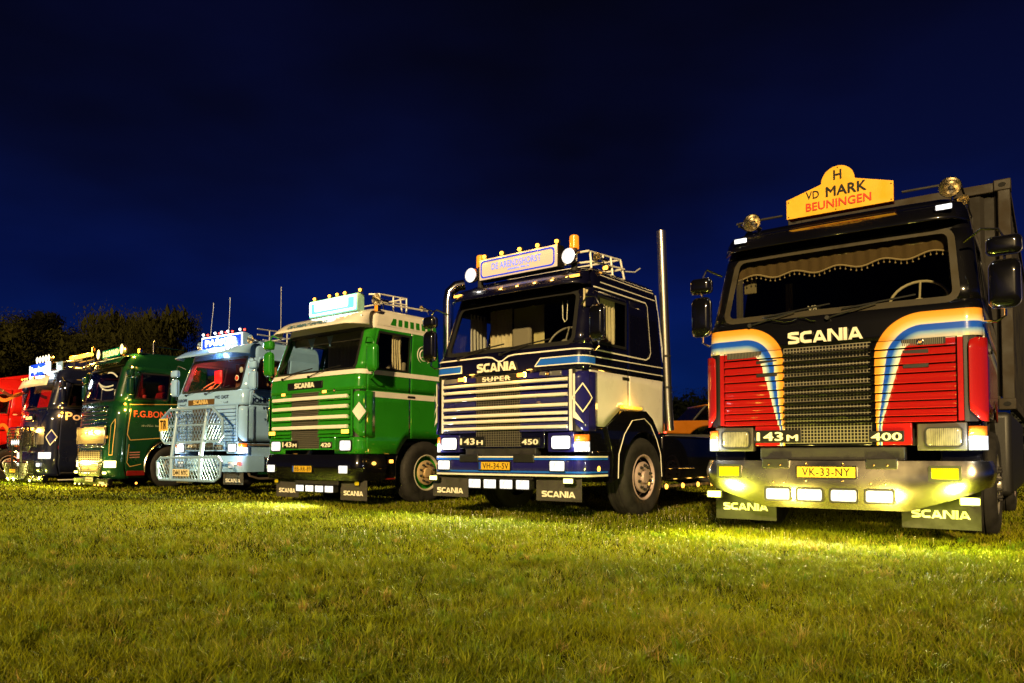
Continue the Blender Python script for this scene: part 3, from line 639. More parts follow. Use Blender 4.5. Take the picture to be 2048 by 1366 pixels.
    mesh_g = G(); mx0, mx1 = o.get('mesh', (-.42, .34)); z0, z1 = L_[-1] - .02, L_[0]
    nx = 26; nz_ = 30
    for i in range(nx + 1): x = mx0 + (mx1 - mx0)*i/nx; mesh_g.box(x - .0034, x + .0034, -.030, -.024, o.get('mesh_z', .90), z1)
    for i in range(nz_ + 1): z = o.get('mesh_z', .90) + (z1 - o.get('mesh_z', .90))*i/nz_; mesh_g.box(mx0, mx1, -.035, -.030, z - .0034, z + .0034)
    mesh_g.out('grille_mesh', o.get('meshm', MESHM), t)
    G().box(mx0, mx1, .02, .03, .90, z1).out('radiator_core', DARK, t)
    bars = o.get('bars', ())
    cm = o.get('louvre_centre', None); lm = o['louvre']
    def louvre(x0, x1, a, b, m, nm, mx_=.0):
        g = G(); P = [(-.002, a - .004), (-.022, a - .010), (-.034, b + .020), (-.046, b + .010), (-.044, b + .004), (-.012, b + .004)]
        k = len(P); n = max(2, int((x1 - x0)/.15)); 
        for i in range(n + 1):
            x = x0 + (x1-x0)*i/n; bw = -cab.bow*(1 - (x/1.06)**2); g.v += [(x, y + bw, z) for y, z in P]
        for i in range(n):
            for j in range(k): g.f.append((i*k+j, i*k+(j+1) % k, (i+1)*k+(j+1) % k, (i+1)*k+j))
        g.f.append(tuple(range(k))); g.f.append(tuple(n*k + j for j in reversed(range(k))))
        return g.out(nm, m, t, smooth=True, ang=62)
    for a, b in zip(L_, L_[1:]):
        louvre(-gw, mx0, a, b, lm, 'grille_louvre'); louvre(mx1, gw, a, b, lm, 'grille_louvre')
        if cm:
            g = G(); n = 6; P = [(-.034, b + .028), (-.044, b + .024), (-.058, b + .010), (-.054, b + .002), (-.034, b + .003)]
            for i in range(n + 1):
                x = mx0 + (mx1-mx0)*i/n; bw = -cab.bow*(1 - (x/1.06)**2); g.v += [(x, y + bw, z) for y, z in P]
            for i in range(n):
                for j in range(5): g.f.append((i*5+j, i*5+(j+1) % 5, (i+1)*5+(j+1) % 5, (i+1)*5+j))
            g.out('centre_louvre', cm, t, smooth=True, ang=62)
    for zb in bars:
        g = G(); bh = o['bar_h']/2; n = 12
        P = [(-.02, zb + bh), (-.055, zb + bh*.8), (-.062, zb), (-.055, zb - bh*.8), (-.02, zb - bh)]
        for i in range(n + 1):
            x = -o.get('bar_w', 1.0) + 2*o.get('bar_w', 1.0)*i/n; bw = -cab.bow*(1 - (x/1.06)**2); g.v += [(x, y + bw, z) for y, z in P]
        for i in range(n):
            for j in range(5): g.f.append((i*5+j, i*5+(j+1) % 5, (i+1)*5+(j+1) % 5, (i+1)*5+j))
        g.f.append(tuple(range(5))); g.f.append(tuple(n*5 + j for j in reversed(range(5))))
        g.out('grille_bar', CREAM, t, smooth=True, ang=62)
    # --- corner deflectors
    cb = L_[-1]
    for sg in (-1, 1):
        strip = cab.grid(sorted([sg*1.012, sg*1.03, sg*1.052]), [cb + .01, cb + .1, 1.4, 1.76, 1.80], .012).out('corner_strip', o.get('corner_trim', o.get('corner', body)), t, solid=.012)
        qs_ = [1.088] + [cab.F + cab.A*i/6 for i in range(1, 7)] + [Q(.22), Q(.30)]; nq = len(qs_)
        g = G(); m_ = 9
        for i, q in enumerate(qs_):
            zb = cb + .13*max(0, 1 - i/3.2) + (0 if i else .02); zt = 1.775 - .06*max(0, 1 - i/1.5)
            for j in range(m_): g.v.append(cab.pt(sg*q, zb + (zt - zb)*j/(m_-1), (.030 if i < 6 else .022 if i == 7 else .006)))
        for i in range(nq-1):
            for j in range(m_-1): a = i*m_ + j; g.f.append((a, a+m_, a+m_+1, a+1))
        cd = g.out('corner_deflector', o.get('corner', body), t, smooth=True, solid=.014, ang=28)
        cab.grid(sorted([sg*1.055, sg*1.09, sg*cab.F, sg*(cab.F + cab.A*.5), sg*(cab.F + cab.A)]), [cb, 1.4, 1.80], -.004).out('deflector_recess', PLASTIC, cd)
        if 'corner_trim' in o: cab.poly('corner_trim', [(sg*1.082, 1.74), (sg*1.10, 1.74), (sg*1.10, 1.30), (sg*1.17, cb + .09), (sg*1.082, cb + .16)], o['corner_trim'], cd, .064)
        if 'diamond' in o:
            dc = 1.16; dz = 1.46; pts = [(sg*dc, dz + .165), (sg*(dc - .085), dz), (sg*dc, dz - .165), (sg*(dc + .085), dz)]
            cab.poly('diamond_badge', [(sg*dc + (a - sg*dc)*.86, dz + (b - dz)*.86) for a, b in pts], o['diamond'][0], cd, .064)
            cab.line('diamond_outline', pts, .012, o['diamond'][1], cd, .067, True)
        # small air slots
        g = G()
    if o.get('slots'):
        for cx in (-.58, .70):
            for zc in (1.565, 1.68) if o['slots'] == 1 else (1.68,): bx('air_slot', cx - .10, cx + .10, -.052, -.03, zc - .022, zc + .022, PLASTIC, t, .004)
    # --- lower front between the headlights
    lo = o.get('lowfront', low); g = G(); g.box(-.70, mx0 - .0, -.035, .02, .875, cb + .0); g.box(mx1, .66, -.035, .02, .875, cb); g.box(mx0, mx1, -.035, .02, .875, .90)
    lf = g.out('lower_front_panel', lo, t, bev=.006)
    if o.get('hl_body'):                                         # green truck: painted surround
        for sg in (-1, 1): cab.grid(cab.qs(min(sg*.64, sg*Q(.9)), max(sg*.64, sg*Q(.9))) if o['hl_body'] == 2 else cab.qs(min(sg*.64, sg*Q(.14)), max(sg*.64, sg*Q(.14))), [.81, .9, 1.0, cb], .0).out('headlamp_surround', body, t, smooth=True, solid=.014)
    # --- headlights, indicators
    for sg in (-1, 1):
        hc = sg*.90
        G().box(hc - .205, hc + .17, -.01, .10, .825, 1.065).out('headlamp_surround', o.get('hl_surround', PLASTIC), t, bev=.01)
        rlamp(t, 'headlight', hc, -.022, .94, .29, .175, o['head'], o.get('hl_bezel', PLASTIC), .012, .06, r=.035, beam=o.get('head_beam'))
        if not o.get('no_side_ind'):
            g = G(); cab.grid(cab.qs(min(sg*1.08, sg*Q(.12)), max(sg*1.08, sg*Q(.12))), [.95, .99, 1.03], .012, g); ind = g.out('indicator', L_ORL, t, smooth=True, solid=.02)
            g = G(); cab.grid(cab.qs(min(sg*1.08, sg*Q(.12)), max(sg*1.08, sg*Q(.12))), [.83, .87, .91, .947], .012, g); g.out('sidelight', o['side'], t, smooth=True, solid=.02)
            if o.get('side_glow'): point(t, (sg*1.16, -.10, .89), o['side_glow'], (.9, .95, 1), .03)
    # --- badges
    bm = o.get('wordmark', (-.045, 1.895, .66, .115))
    bp = fp
    if 'badge' in o:
        b = bx('name_badge', bm[0] - .46, bm[0] + .45, -.045, -.025, bm[1] - .06, bm[1] + .055, o['badge'], t, .004); bp = b
    text('front_lettering', 'SCANIA', bp, o.get('word_m', LET), bm[2], bm[3], (bm[0], -.050, bm[1]), bold=.045, ext=.012)
    ml = bx('model_badge', -.70, -.27, -.052, -.036, .905, 1.025, o.get('badgep', BLK), t, .003)
    text('model_number', o['model'][0], ml, LET, .25, .085, (-.555, -.056, .965), bold=.03, ext=.006)
    if o['model'][1]: text('model_letter', o['model'][1], ml, LET, .105, .060, (-.345, -.056, .950), bold=.03, ext=.006)
    mr = bx('power_badge', .32, .60, -.052, -.036, .905, 1.0, o.get('badgep', BLK), t, .003)
    text('power_number', o['model'][2], mr, LET, .25, .070, (.46, -.056, .950), bold=.03, ext=.006)
    # --- wipers, mirrors, wheels, chassis
    wiper(t, cab, -.75, 1); wiper(t, cab, -.02, 1)
    wheel(t, 1.2, 1.45, 1, o.get('disc', RIM), o.get('dish', BLACK), o.get('ring', RIM)); wheel(t, -1.2, 1.45, -1, o.get('disc', RIM), o.get('dish', BLACK), o.get('ring', RIM))
    chassis(t, y1=o.get('chassis_len', 6.0), axles=o.get('axles', (5.2,)))
    # wheel arch lining
    for sg in (-1, 1):
        g = G()
        for i in range(15):
            th = PI*i/14; rr = arch_r - .02; g.v += [(sg*.75, arch_c - rr*math.cos(th), .5 + rr*math.sin(th)), (sg*1.17, arch_c - rr*math.cos(th), .5 + rr*math.sin(th))]
        g.f += [(2*i, 2*i+1, 2*i+3, 2*i+2) for i in range(14)]; g.out('wheel_arch_lining', UNDER, t, smooth=True, solid=.01)
    return cab
def bumper(t, cab, prof, m, ylen=.45, bulge=.03, off=.02, name='bumper'):
    # prof(q) -> (z bottom, z top)
    g = G(); qe = cab.q(ylen); qs = cab.qs(-qe, qe, 8); st = []
    for u, v in zip(qs, qs[1:]):
        k = max(1, int((v-u)/.06)); st += [u + (v-u)*i/k for i in range(k)]
    st.append(qs[-1]); nz = 9
    for q in st:
        a, b = prof(q)
        for j in range(nz + 1): tt = j/nz; x, y, z = cab.pt(q, .9, off + bulge*math.sin(PI*tt)*.9); g.v.append((x, y, a + (b-a)*tt))
    for i in range(len(st)-1):
        for j in range(nz): a = i*(nz+1)+j; g.f.append((a, a+nz+1, a+nz+2, a+1))
    # return lips
    o_ = len(g.v); k = len(st)
    for i, q in enumerate(st):
        a, b = prof(q); x, y, z = cab.pt(q, .9, off - .09); g.v.append((x, y, b)); g.v.append((x, y, a))
    for i in range(k-1):
        g.f.append((i*(nz+1)+nz, (i+1)*(nz+1)+nz, o_+2*(i+1), o_+2*i)); g.f.append((i*(nz+1), (i+1)*(nz+1), o_+2*(i+1)+1, o_+2*i+1))
    return g.out(name, m, t, smooth=True, ang=40)
def visor(t, cab, m, lip_y, lip_z=2.84, wd=1.10, top_z=3.07, top_y=.44, wing=.25, thick=.012, drop=.0):
    g = G(); n = 20; k = 6; st = []
    for i in range(n + 1):
        u = -1 + 2*i/n; au = abs(u); x = wd*u
        sweep = wing*max(0, (au - .8)/.2)**2
        for j in range(k + 1):
            v = j/k; y = top_y + (lip_y - top_y)*v**.62 + sweep*v*.8; z = top_z + (lip_z - top_z)*v**1.35 - drop*v*max(0, au-.85)/.15
            g.v.append((x*(.93 + .07*v), y - cab.bow*(1-au*au), z))
    for i in range(n):
        for j in range(k): a = i*(k+1)+j; g.f.append((a, a+k+1, a+k+2, a+1))
    return g.out('sun_visor', m, t, smooth=True, solid=thick, ang=40)
def roof_sign(t, x0, x1, z0, z1, y, m, face=None, d=.14, border=None, bw=.02):
    s = bx('roof_sign', x0, x1, y, y + d, z0, z1, m, t, .012)
    if face: bx('sign_panel', x0 + bw, x1 - bw, y - .006, y + .004, z0 + bw, z1 - bw, face, s, .003)
    return s
def rail(t, pts_list, m=BAR, r=.013, name='roof_rack'):
    g = G(); [g.tube(p, r, 7) for p in pts_list]; return g.out(name, m, t, smooth=True)

WHITE_B = (1, .95, .86); COOL_B = (.75, .88, 1); AMB_B = (1, .5, .08); YEL_B = (.95, 1, .10)
LV = [1.80, 1.72, 1.65, 1.575, 1.50, 1.41, 1.335, 1.26, 1.19, 1.125, 1.07]
# ================================================================== truck A: red, orange and blue bands, black upper half
SEALA = mat('dusty_seal', (.030, .024, .011), .6, bump=.3, bscale=80, var=.2)
A = thing('truck', 'black and red cab-over truck with orange and blue bands and yellow roof board', 'truck', (2.96, 6.95, 0), R(-35.75))
A_o = dict(yr=1.95, body=LIV, upper=LIV, roof=BLACK, low=LIV, door_low=LIV, louvres=LV, louvre=LIV, louvre_centre=BLACK, corner=LIV, seal=SEALA, seal_w=.06, seatm=TRIMD, glass=GLASSD, wsglass=GLASSD,
           side=L_COOL, side_glow=7, head=L_HEADA, model=('143', 'M', '400'), slots=1, lowfront=LIV, badgep=BLK, meshm=mat('grille_mesh_bright', (.30, .28, .20), .4, .3), hl_surround=mat('grey_surround', (.06, .055, .045), .5), disc=STONE, ring=STONE, creases=(1.5,))
cA = scania(A, A_o)
def profA(q):
    a = abs(q)
    if a < .62: return .295, .735
    if a < 1.03: return .295 + (a - .62)/.41*.135, .735
    if a < 1.2: return .43 + (a - 1.03)/.17*.08, .735
    return .51, .735
bA = bumper(A, cA, profA, STEEL, .55, .035, .025)
for cx in (-.50, .42): 
    p = bx('bumper_bracket', cx - .125, cx + .125, -.085, -.02, .665, .755, PLASTIC, bA, .008)
    for dx in (-.06, .05): G().lathe([(.011, 0), (.009, -.006), (.001, -.008)], (cx + dx, -.086, .695), 'y', 8).out('rivet', BRASS, p)
for x, z in ((-.22, .71), (.10, .71), (-.22, .55), (.10, .55), (-.52, .535), (-.42, .53), (.33, .535), (.45, .53)): G().lathe([(.010, 0), (.008, -.006), (.001, -.008)], (x, -.079, z), 'y', 8).out('rivet', BRASS, bA)
bx('bumper_backing', -.66, .60, -.02, .10, .74, .86, UNDER, A, .01)
for cx in (-.48, -.19, .105, .40): rlamp(A, 'driving_lamp', cx, -.078, .42, .25, .135, L_WHITE, r=.025, beam=((1, .93, .5), 150, (0, -1, -.08)))
for cx in (-.955, .905): rlamp(A, 'fog_lamp', cx, -.058, .628, .245, .135, L_FOGY, r=.012, bez=.02)
plate(A, -.045, .63, -.078, 'VK-33-NY', eu=False)
for cx in (-1.11, 1.085):
    l = rlamp(A, 'yellow_light_bar', cx, -.06, .40, .15, .07, L_YEL, bez=.006, r=.012, depth=.05, beam=(YEL_B, 230, (0, -1, -.10), 172)); point(A, (cx*.92, -.26, .42), 34, YEL_B); point(A, (cx*.42, -.48, .30), 30, (1, .80, .16), .06)  # inner point pair is added to gild the bumper, no lamp sits there
for sg in (-1, 1): flap(A, sg*.87 - .04, .62, .13, .50, .28, m=mat('black_rubber_flap', (.016, .016, .010), .7, bump=.2, bscale=120, var=.3, vscale=9))
for sg in (-1, 1):
    G().lathe([(.001, .03), (.03, .026), (.04, .01), (.04, 0)], (sg*1.21, .28, .60), 'x', 14, sg).out('side_marker', L_AMB, A, smooth=True)
    bx('step_box', min(sg*.85, sg*1.17), max(sg*.85, sg*1.17), .14, .72, .50, 1.12, BLACK, A, .02)
visor(A, cA, BLACK, .13, 2.86, 1.10, 3.06, .43)
for i in range(5): G().lathe([(.012, 0), (.01, -.006), (.001, -.009)], (-.85 + i*.42, .165, 2.90), 'y', 8).out('visor_stud', CHROME, A)
for cx in (-.885, .92):
    rlamp(A, 'visor_lamp', cx, .155, 2.965, .135, .055, L_COOL, CHROME, .005, .03, r=.01, beam=((.9, .95, 1), 6, (0, -1, -.4)))
for cx in (-.84, .95): horn_lamp(A, (cx, .36, 3.20))
for cx in (-.95, 1.03): horn_lamp(A, (cx, .62, 3.14), .05)
pb = [(-.49, 3.17), (.49, 3.17), (.49, 3.365), (.165, 3.46)] + [(.0 + .155*math.cos(R(a)), 3.465 + .155*math.sin(R(a))) for a in range(0, 181, 15)] + [(-.165, 3.46), (-.49, 3.365)]
sg_ = G().prism(pb, .38, .395).out('roof_sign', YEL, A, bev=.003)
G().prism([(a*.98, 3.17 + (b - 3.17)*.985 + .005) for a, b in pb], .40, .50).out('sign_back', DRED, sg_)
text('sign_lettering', 'H', sg_, BLK, .075, .095, (0, .375, 3.53), bold=.02); text('sign_lettering', 'VD', sg_, BLK, .125, .075, (-.235, .375, 3.372), bold=.01)
text('sign_lettering', 'MARK', sg_, BLK, .37, .100, (.075, .375, 3.375), bold=.025); text('sign_lettering', 'BEUNINGEN', sg_, REDL, .60, .082, (0, .375, 3.255), bold=.02)
for x, z in ((-.47, 3.19), (.47, 3.19), (-.47, 3.34), (.47, 3.34), (0, 3.60), (-.02, 3.19)): G().lathe([(.007, 0), (.001, -.005)], (x, .379, z), 'y', 8).out('sign_screw', BLK, sg_)
rail(A, [[(-1.0, .45, 3.2), (-1.0, .45, 3.24), (-.55, .45, 3.24)], [(.55, .45, 3.26), (1.02, .45, 3.26), (1.02, 1.7, 3.26), (-1.02, 1.7, 3.26), (-1.02, .45, 3.24)], [(1.02, .9, 3.26), (1.02, .9, 3.12)], [(1.02, 1.7, 3.26), (1.02, 1.7, 3.12)]], UNDER, .012)
mirror(A, 1, .0, 2.20, .225, .40, x=1.36); mirror(A, -1, .0, 2.20, .20, .40, x=1.25)
# cab interior dressing: scalloped pelmet with bobbles, side fringe, hanging mirror, cream wheel
g = G(); n = 96
for i in range(n + 1):
    x = -1.0 + 2.0*i/n; lw = 2.60 + .022*math.cos(x*2*PI/.40) + .03*abs(x)**2; yy = .36 - .03*(1 - x*x); 
    for z in (2.79, 2.70, lw): g.v.append((x, yy + .008*math.sin(x*60), z))
for i in range(n):
    for j in range(2): a = i*3 + j; g.f.append((a, a+3, a+4, a+1))
pel = g.out('pelmet', mat('pelmet_brown', (.17, .11, .045), .9, bump=.5, bscale=60), A, smooth=True)
G().tube([(-1.0 + 2*i/96, .35 - .03*(1 - (-1 + 2*i/96)**2), 2.60 + .022*math.cos((-1 + 2*i/96)*2*PI/.40) + .03*(-1 + 2*i/96)**2) for i in range(97)], .009, 6).out('pelmet_braid', mat('braid_cream', (.65, .50, .28), .8), pel)
g = G()
for i in range(42):
    x = -.98 + 1.96*i/41; z = 2.60 + .022*math.cos(x*2*PI/.40) + .03*x*x - .03; yy = .35 - .03*(1-x*x); g.tube([(x, yy, z + .03), (x, yy, z)], .002, 4); g.lathe([(.001, .009), (.007, .005), (.009, 0), (.006, -.006), (.001, -.009)], (x, yy, z - .005), 'z', 7)
g.out('pelmet_bobbles', mat('braid_cream', (.65, .50, .28), .8), pel)
for sg in (-1, 1): curtain(A, sg*1.0, sg*.93, .34, 2.16, 2.62, mat('side_fringe', (.16, .14, .12), .9, bump=.5), .012, 6)
bx('interior_mirror', -.96, -.83, .46, .48, 2.48, 2.72, mat('mirror_back_cream', (.30, .25, .14), .6), A, .03, 3)
bx('bunk_curtain_panel', -.72, .95, 1.28, 1.32, 1.6, 2.9, mat('black_drape', (.008, .008, .008), .9, bump=.6, bscale=30), A, 0)
curtain(A, -.74, -.66, 1.2, 2.0, 2.7, mat('braid_cream', (.65, .50, .28), .8), .012, 3)
steering(A, .66, .56, 2.22, mat('cream_plastic', (.78, .68, .45), .4), .25, 62)
text('dash_emblem', 'V8', A, LET, .09, .06, (-.28, .48, 2.26), bold=.04)
G().add([(-.36,.5,2.1),(-.18,.5,2.1),(-.18,.56,2.1),(-.36,.56,2.1),(-.33,.5,2.28),(-.21,.5,2.28),(-.21,.55,2.28),(-.33,.55,2.28)],[(0,3,2,1),(4,5,6,7),(0,1,5,4),(1,2,6,5),(2,3,7,6),(3,0,4,7)]).out('dash_ornament', BLK, A, bev=.02)
G().tube([(-.62, -.03, 2.12), (-.52, -.05, 2.09), (-.40, -.05, 2.055), (-.33, -.05, 2.06), (-.29, -.05, 2.075)], .005, 6).out('wiper_glimmer', CHROME, A)  # white glimmer along the wiper blades, shaped as thin chrome tubes
G().tube([(-.27, -.04, 2.09), (-.22, -.05, 2.08), (-.16, -.05, 2.045), (-.12, -.05, 2.04)], .005, 6).out('wiper_glimmer', CHROME, A)
for zc, ww in ((1.765, .22),):
    for cx in (-.80, .76):
        v_ = G(); [v_.box(cx - .16 + i*.32/22, cx - .16 + i*.32/22 + .006, -.058, -.045, zc - .028, zc + .028) for i in range(22)]; v_.out('air_intake_vent', MESHM, bx('vent_recess', cx - .17, cx + .17, -.048, -.03, zc - .032, zc + .032, PLASTIC, A, .004))
def emblem(t, x, y, z, r=.028):
    e_ = G().lathe([(r, .01), (r, -.006), (r*.8, -.008), (r*.75, -.003), (.001, -.003)], (x, y, z), 'y', 20).out('round_emblem', CHROME, t, smooth=True)
    G().add([(x - r*.45, y - .006, z + r*.4), (x - r*.5, y - .006, z - r*.2), (x, y - .006, z - r*.55), (x + r*.5, y - .006, z - r*.2), (x + r*.45, y - .006, z + r*.4), (x, y - .006, z + r*.15)], [(0, 1, 2, 3, 4, 5)]).out('griffin_shield', GOLD, e_)
emblem(A, .74, -.058, 1.765)
for yy, xx in ((2.06, 1.12), (2.16, 1.10), (2.40, 1.12)): G().tube([(xx, yy, 1.0), (xx, yy, 2.2)], .035, 10).out('chrome_stack', STACK, A, smooth=True)
rail(A, [[(1.15, 1.5, 1.25), (1.15, 1.5, 2.0)], [(1.17, 1.75, 1.25), (1.17, 1.75, 2.0)]], CHROME, .012, 'grab_rail')
bx('side_tank', .75, 1.30, 2.2, 5.9, .35, 1.25, PLASTIC, A, .06, 3); bx('side_tank', -1.18, -.75, 2.2, 3.6, .45, 1.05, BLACK, A, .06, 3)
# shipping container carried behind cab A
cont = thing('shipping_container', 'tall weathered grey shipping container standing behind the black and red truck', 'container', A.matrix_basis @ Vector((.10, 2.75, 0)), R(-35.75))
CM = mat('container_paint', (.008, .006, .004), .7, 0, bump=.4, bscale=12, var=.45, vscale=3); CF = mat('container_frame', (.022, .016, .009), .7, 0, bump=.3, bscale=20, var=.4, vscale=4)
def corr(x0, x1, n, ax, at, z0, z1, nm, parent, m):
    g = G(); st = (x1 - x0)/n
    for i in range(n):
        for k, d in ((0, 0), (.35, 0), (.5, .045), (.85, .045), (1.0, 0)):
            p = x0 + (i + k)*st; a = (p, at + d) if ax == 'x' else (at - d, p); g.v += [(a[0], a[1], z0), (a[0], a[1], z1)]
    g.f = [(2*i, 2*i+2, 2*i+3, 2*i+1) for i in range(len(g.v)//2 - 1)]; return g.out(nm, m, parent, solid=.004)
corr(-1.10, 1.10, 8, 'x', .05, 1.45, 3.80, 'front_wall', cont, CM); corr(.12, 6.0, 21, 'y', 1.19, 1.45, 3.84, 'side_wall', cont, CM); corr(.12, 6.0, 21, 'y', -1.14, 1.45, 3.84, 'side_wall', cont, CM)
G().box(-1.12, 1.12, .1, 6.0, 3.86, 3.90).out('roof_panel', CM, cont)
for sx in (-1.16, 1.16): bx('corner_post', sx - .06, sx + .06, 0, .14, 1.35, 3.82, CF, cont, .01)
bx('top_rail', -1.08, 1.08, .01, .09, 3.80, 3.91, CF, cont, .01); bx('bottom_rail', -1.08, 1.08, .01, .12, 1.35, 1.46, CF, cont, .01)
for sx in (-1.18, 1.18): bx('side_rail', sx - .035, sx + .035, .16, 6.0, 3.84, 3.91, CF, cont, .01); bx('side_rail', sx - .035, sx + .035, .16, 6.0, 1.33, 1.45, CF, cont, .01)
for sx in (-1.145, 1.145):
    for z in (3.80, 1.30):
        c_ = bx('corner_casting', sx - .085, sx + .085, -.012, .168, z, z + .13, CF, cont, .012); G().prism([(sx + .038*math.cos(R(a)), z + .065 + .026*math.sin(R(a))) for a in range(0, 360, 30)], -.016, -.010).out('casting_hole_shade', DARK, c_)  # flat dark disc, the shade of the opening put into its colour

# ================================================================== truck B: navy with cream grille bars, white lower door
B = thing('truck', 'navy cab-over truck with seven cream grille bars, white lower doors and lit roof sign', 'truck', (-.11, 9.485, 0), R(-38.26))
B_o = dict(yr=2.03, body=NAVY, upper=NAVY, door_low=CREAM, louvres=LV, louvre=INDIGO, mesh=(-.42, .31), bars=(1.69, 1.605, 1.51, 1.388, 1.29, 1.215, 1.128), bar_h=.046, bar_w=1.0, corner=INDIGO, corner_trim=CREAM,
           diamond=(INDIGO, CREAM), side=L_WHITE, side_glow=3, head=L_COOL, head_beam=((1, .9, .4), 230, (0, -1, -.1)), model=('143', 'H', '450'), lowfront=NAVY, side_z=1.13, square_arch=(.47, .85, 1.47, 1.85, 1.09), atop=1.36,
           wordmark=(-.075, 1.905, .64, .115), hl_bezel=CHROME, hl_surround=INDIGO, creases=(1.62, 1.36), handle_y=1.0, handle_z=1.755, chassis_len=5.9, seatm=SEAT, lining=TRIMD)
cB = scania(B, B_o)
q = cB.q
ln = [(-q(1.9), 2.045), (-1.2, 2.045), (-.26, 2.045), (-.16, 2.03), (-.06, 1.975), (.0, 1.975), (.10, 2.03), (.2, 2.042), (1.2, 2.045), (q(.3), 2.05), (q(1.52), 2.05), (q(1.62), 2.09), (q(1.68), 2.16), (q(1.66), 2.80), (q(1.62), 2.845), (q(.3), 2.845), (q(.08), 2.845)]
cB.line('pinstripe', ln, .018, CREAM, B, .016)
for z_ in (2.93, 3.03): cB.line('pinstripe', [(q(.25), z_), (q(1.98), z_)], .014, CREAM, B, .008)
cB.line('pinstripe', [(.52, 1.868), (.60, 1.962), (q(.2), 1.962), (q(2.0), 1.985)], .014, CREAM, B, .018); cB.line('pinstripe', [(.52, 1.868), (q(.2), 1.868), (q(2.0), 1.875)], .014, CREAM, B, .018)
cB.poly('blue_band', [(.535, 1.873), (q(.25), 1.873), (q(.25), 1.956), (.605, 1.956)], BLUE, B, .014); cB.poly('blue_band', [(-q(.25), 1.873), (-.70, 1.873), (-.70, 1.956), (-q(.25), 1.956)], BLUE, B, .014)
cB.line('pinstripe', [(-q(.2), 1.868), (-.69, 1.868), (-.69, 1.962), (-q(.2), 1.962)], .014, CREAM, B, .018)
sp_ = bx('script_panel', -.45, .34, -.047, -.035, 1.715, 1.80, PLASTIC, B, .004); text('front_lettering', 'SUPER', sp_, LET, .46, .062, (-.075, -.052, 1.755), bold=.03, space=1.15)
G().box(-.30, .15, -.058, -.050, 1.751, 1.760).out('script_rule', LET, sp_)
for cx in (-.64, .34): rlamp(B, 'amber_grille_lamp', cx, -.06, 1.775, .15, .062, L_AMB, CHROME, .008, .04, r=.01); point(B, (cx, -.16, 1.79), 2.5, AMB_B)
for cx in (-.82, .76): bx('parking_lamp', cx - .16, cx + .16, -.05, -.03, 1.73, 1.795, mat('smoked_lens', (.12, .12, .12), .1, 0, 1), B, .006)
emblem(B, .735, -.058, 1.765, .032)
bB = bumper(B, cB, lambda q: (.53, .78), INDIGO, .55, .012, .02)
for z_, w_, m_ in ((.768, .018, CREAM), (.742, .022, BLUE), (.585, .022, BLUE), (.545, .024, CREAM)): cB.line('bumper_stripe', [(-q(.5), z_), (q(.5), z_)], w_, m_, bB, .036)
for cx in (-.52, .37): bx('bumper_bracket', cx - .16, cx + .16, -.075, -.02, .70, .80, PLASTIC, bB, .008)
bx('bumper_backing', -.62, .52, -.02, .1, .78, .88, UNDER, B, .01)
for cx in (-.96, .87): rlamp(B, 'fog_lamp', cx, -.06, .66, .235, .14, L_WHITE, CHROME, .012, r=.02, beam=(WHITE_B, 12, (0, -1, -.3)))
for cx in (-.455, -.20, .065, .325): rlamp(B, 'driving_lamp', cx, -.02, .425, .225, .13, L_WHITE, PLASTIC, .010, r=.012, beam=((1, .93, .5), 150, (0, -1, -.08)))
bx('lamp_bar', -.60, .46, .0, .03, .49, .53, UNDER, B, .005)
for cx in (-1.165, 1.02): rlamp(B, 'yellow_light_bar', cx, -.05, .485, .15, .065, L_YEL, bez=.006, r=.01, depth=.04, beam=(YEL_B, 190, (0, -1, -.10), 172))
flap(B, -.965, .64, .235, .53, .06); flap(B, .80, .66, .235, .53, .06)
plate(B, -.085, .655, -.072, 'VH-34-SV')
visor(B, cB, NAVY, .10, 2.86, 1.12, 3.08, .46)
cB.line('visor_line', [(-.95, 2.93), (.85, 2.93)], .008, BLUE, B, .13)
for cx in (-.93, .97): rlamp(B, 'visor_lamp', cx, .175, 2.955, .16, .04, L_AMB, CHROME, .004, .03, r=.01)
G().lathe([(.10, 0), (.09, -.012), (.001, -.014)], (0, 0, 0), 'y', 20)
sB = roof_sign(B, -.68, .62, 3.15, 3.445, .32, BLK, S_CREAM, .15, bw=.008)
fg = G(); frame_prism(fg, rrect(-.645, .575, 3.18, 3.415, .05), rrect(-.628, .558, 3.197, 3.398, .045), .306, .314); fg.out('sign_border', S_BLUE, sB)
text('sign_lettering', 'DE ARENDSHORST', sB, S_LILAC, .82, .088, (-.045, .310, 3.318), bold=.012); scribble('sign_small_lettering', sB, S_LILAC, .36, .030, (.0, .310, 3.243), n=18, gap=(10, 15))
for x_ in (-.59, -.29, .01, .30, .60): bead(B, (x_, .33, 3.475), L_AMB, glow=(1.2, AMB_B))
for cx, cz in ((-.81, 3.25), (.80, 3.25)): round_lamp(B, 'round_spot_lamp', (cx, .30, cz), .098, emit('lit_spot_lens', (1, .98, .97), 1.2, 26, (.3, .3, .3), .35), beam=(WHITE_B, 12, (0, -1, -.1)))
for cx in (-.74, .80):
    be = G().lathe([(.06, 0), (.058, .15), (.045, .165), (.001, .17)], (cx, .42, 3.37), 'z', 18).out('beacon', emit('lit_beacon_amber', (1, .32, .02), .55, 0, (.6, .2, .01)), B, smooth=True)
    G().lathe([(.04, .0), (.04, -.28), (.001, -.28)], (cx, .42, 3.37), 'z', 10).out('beacon_stand', UNDER, be)
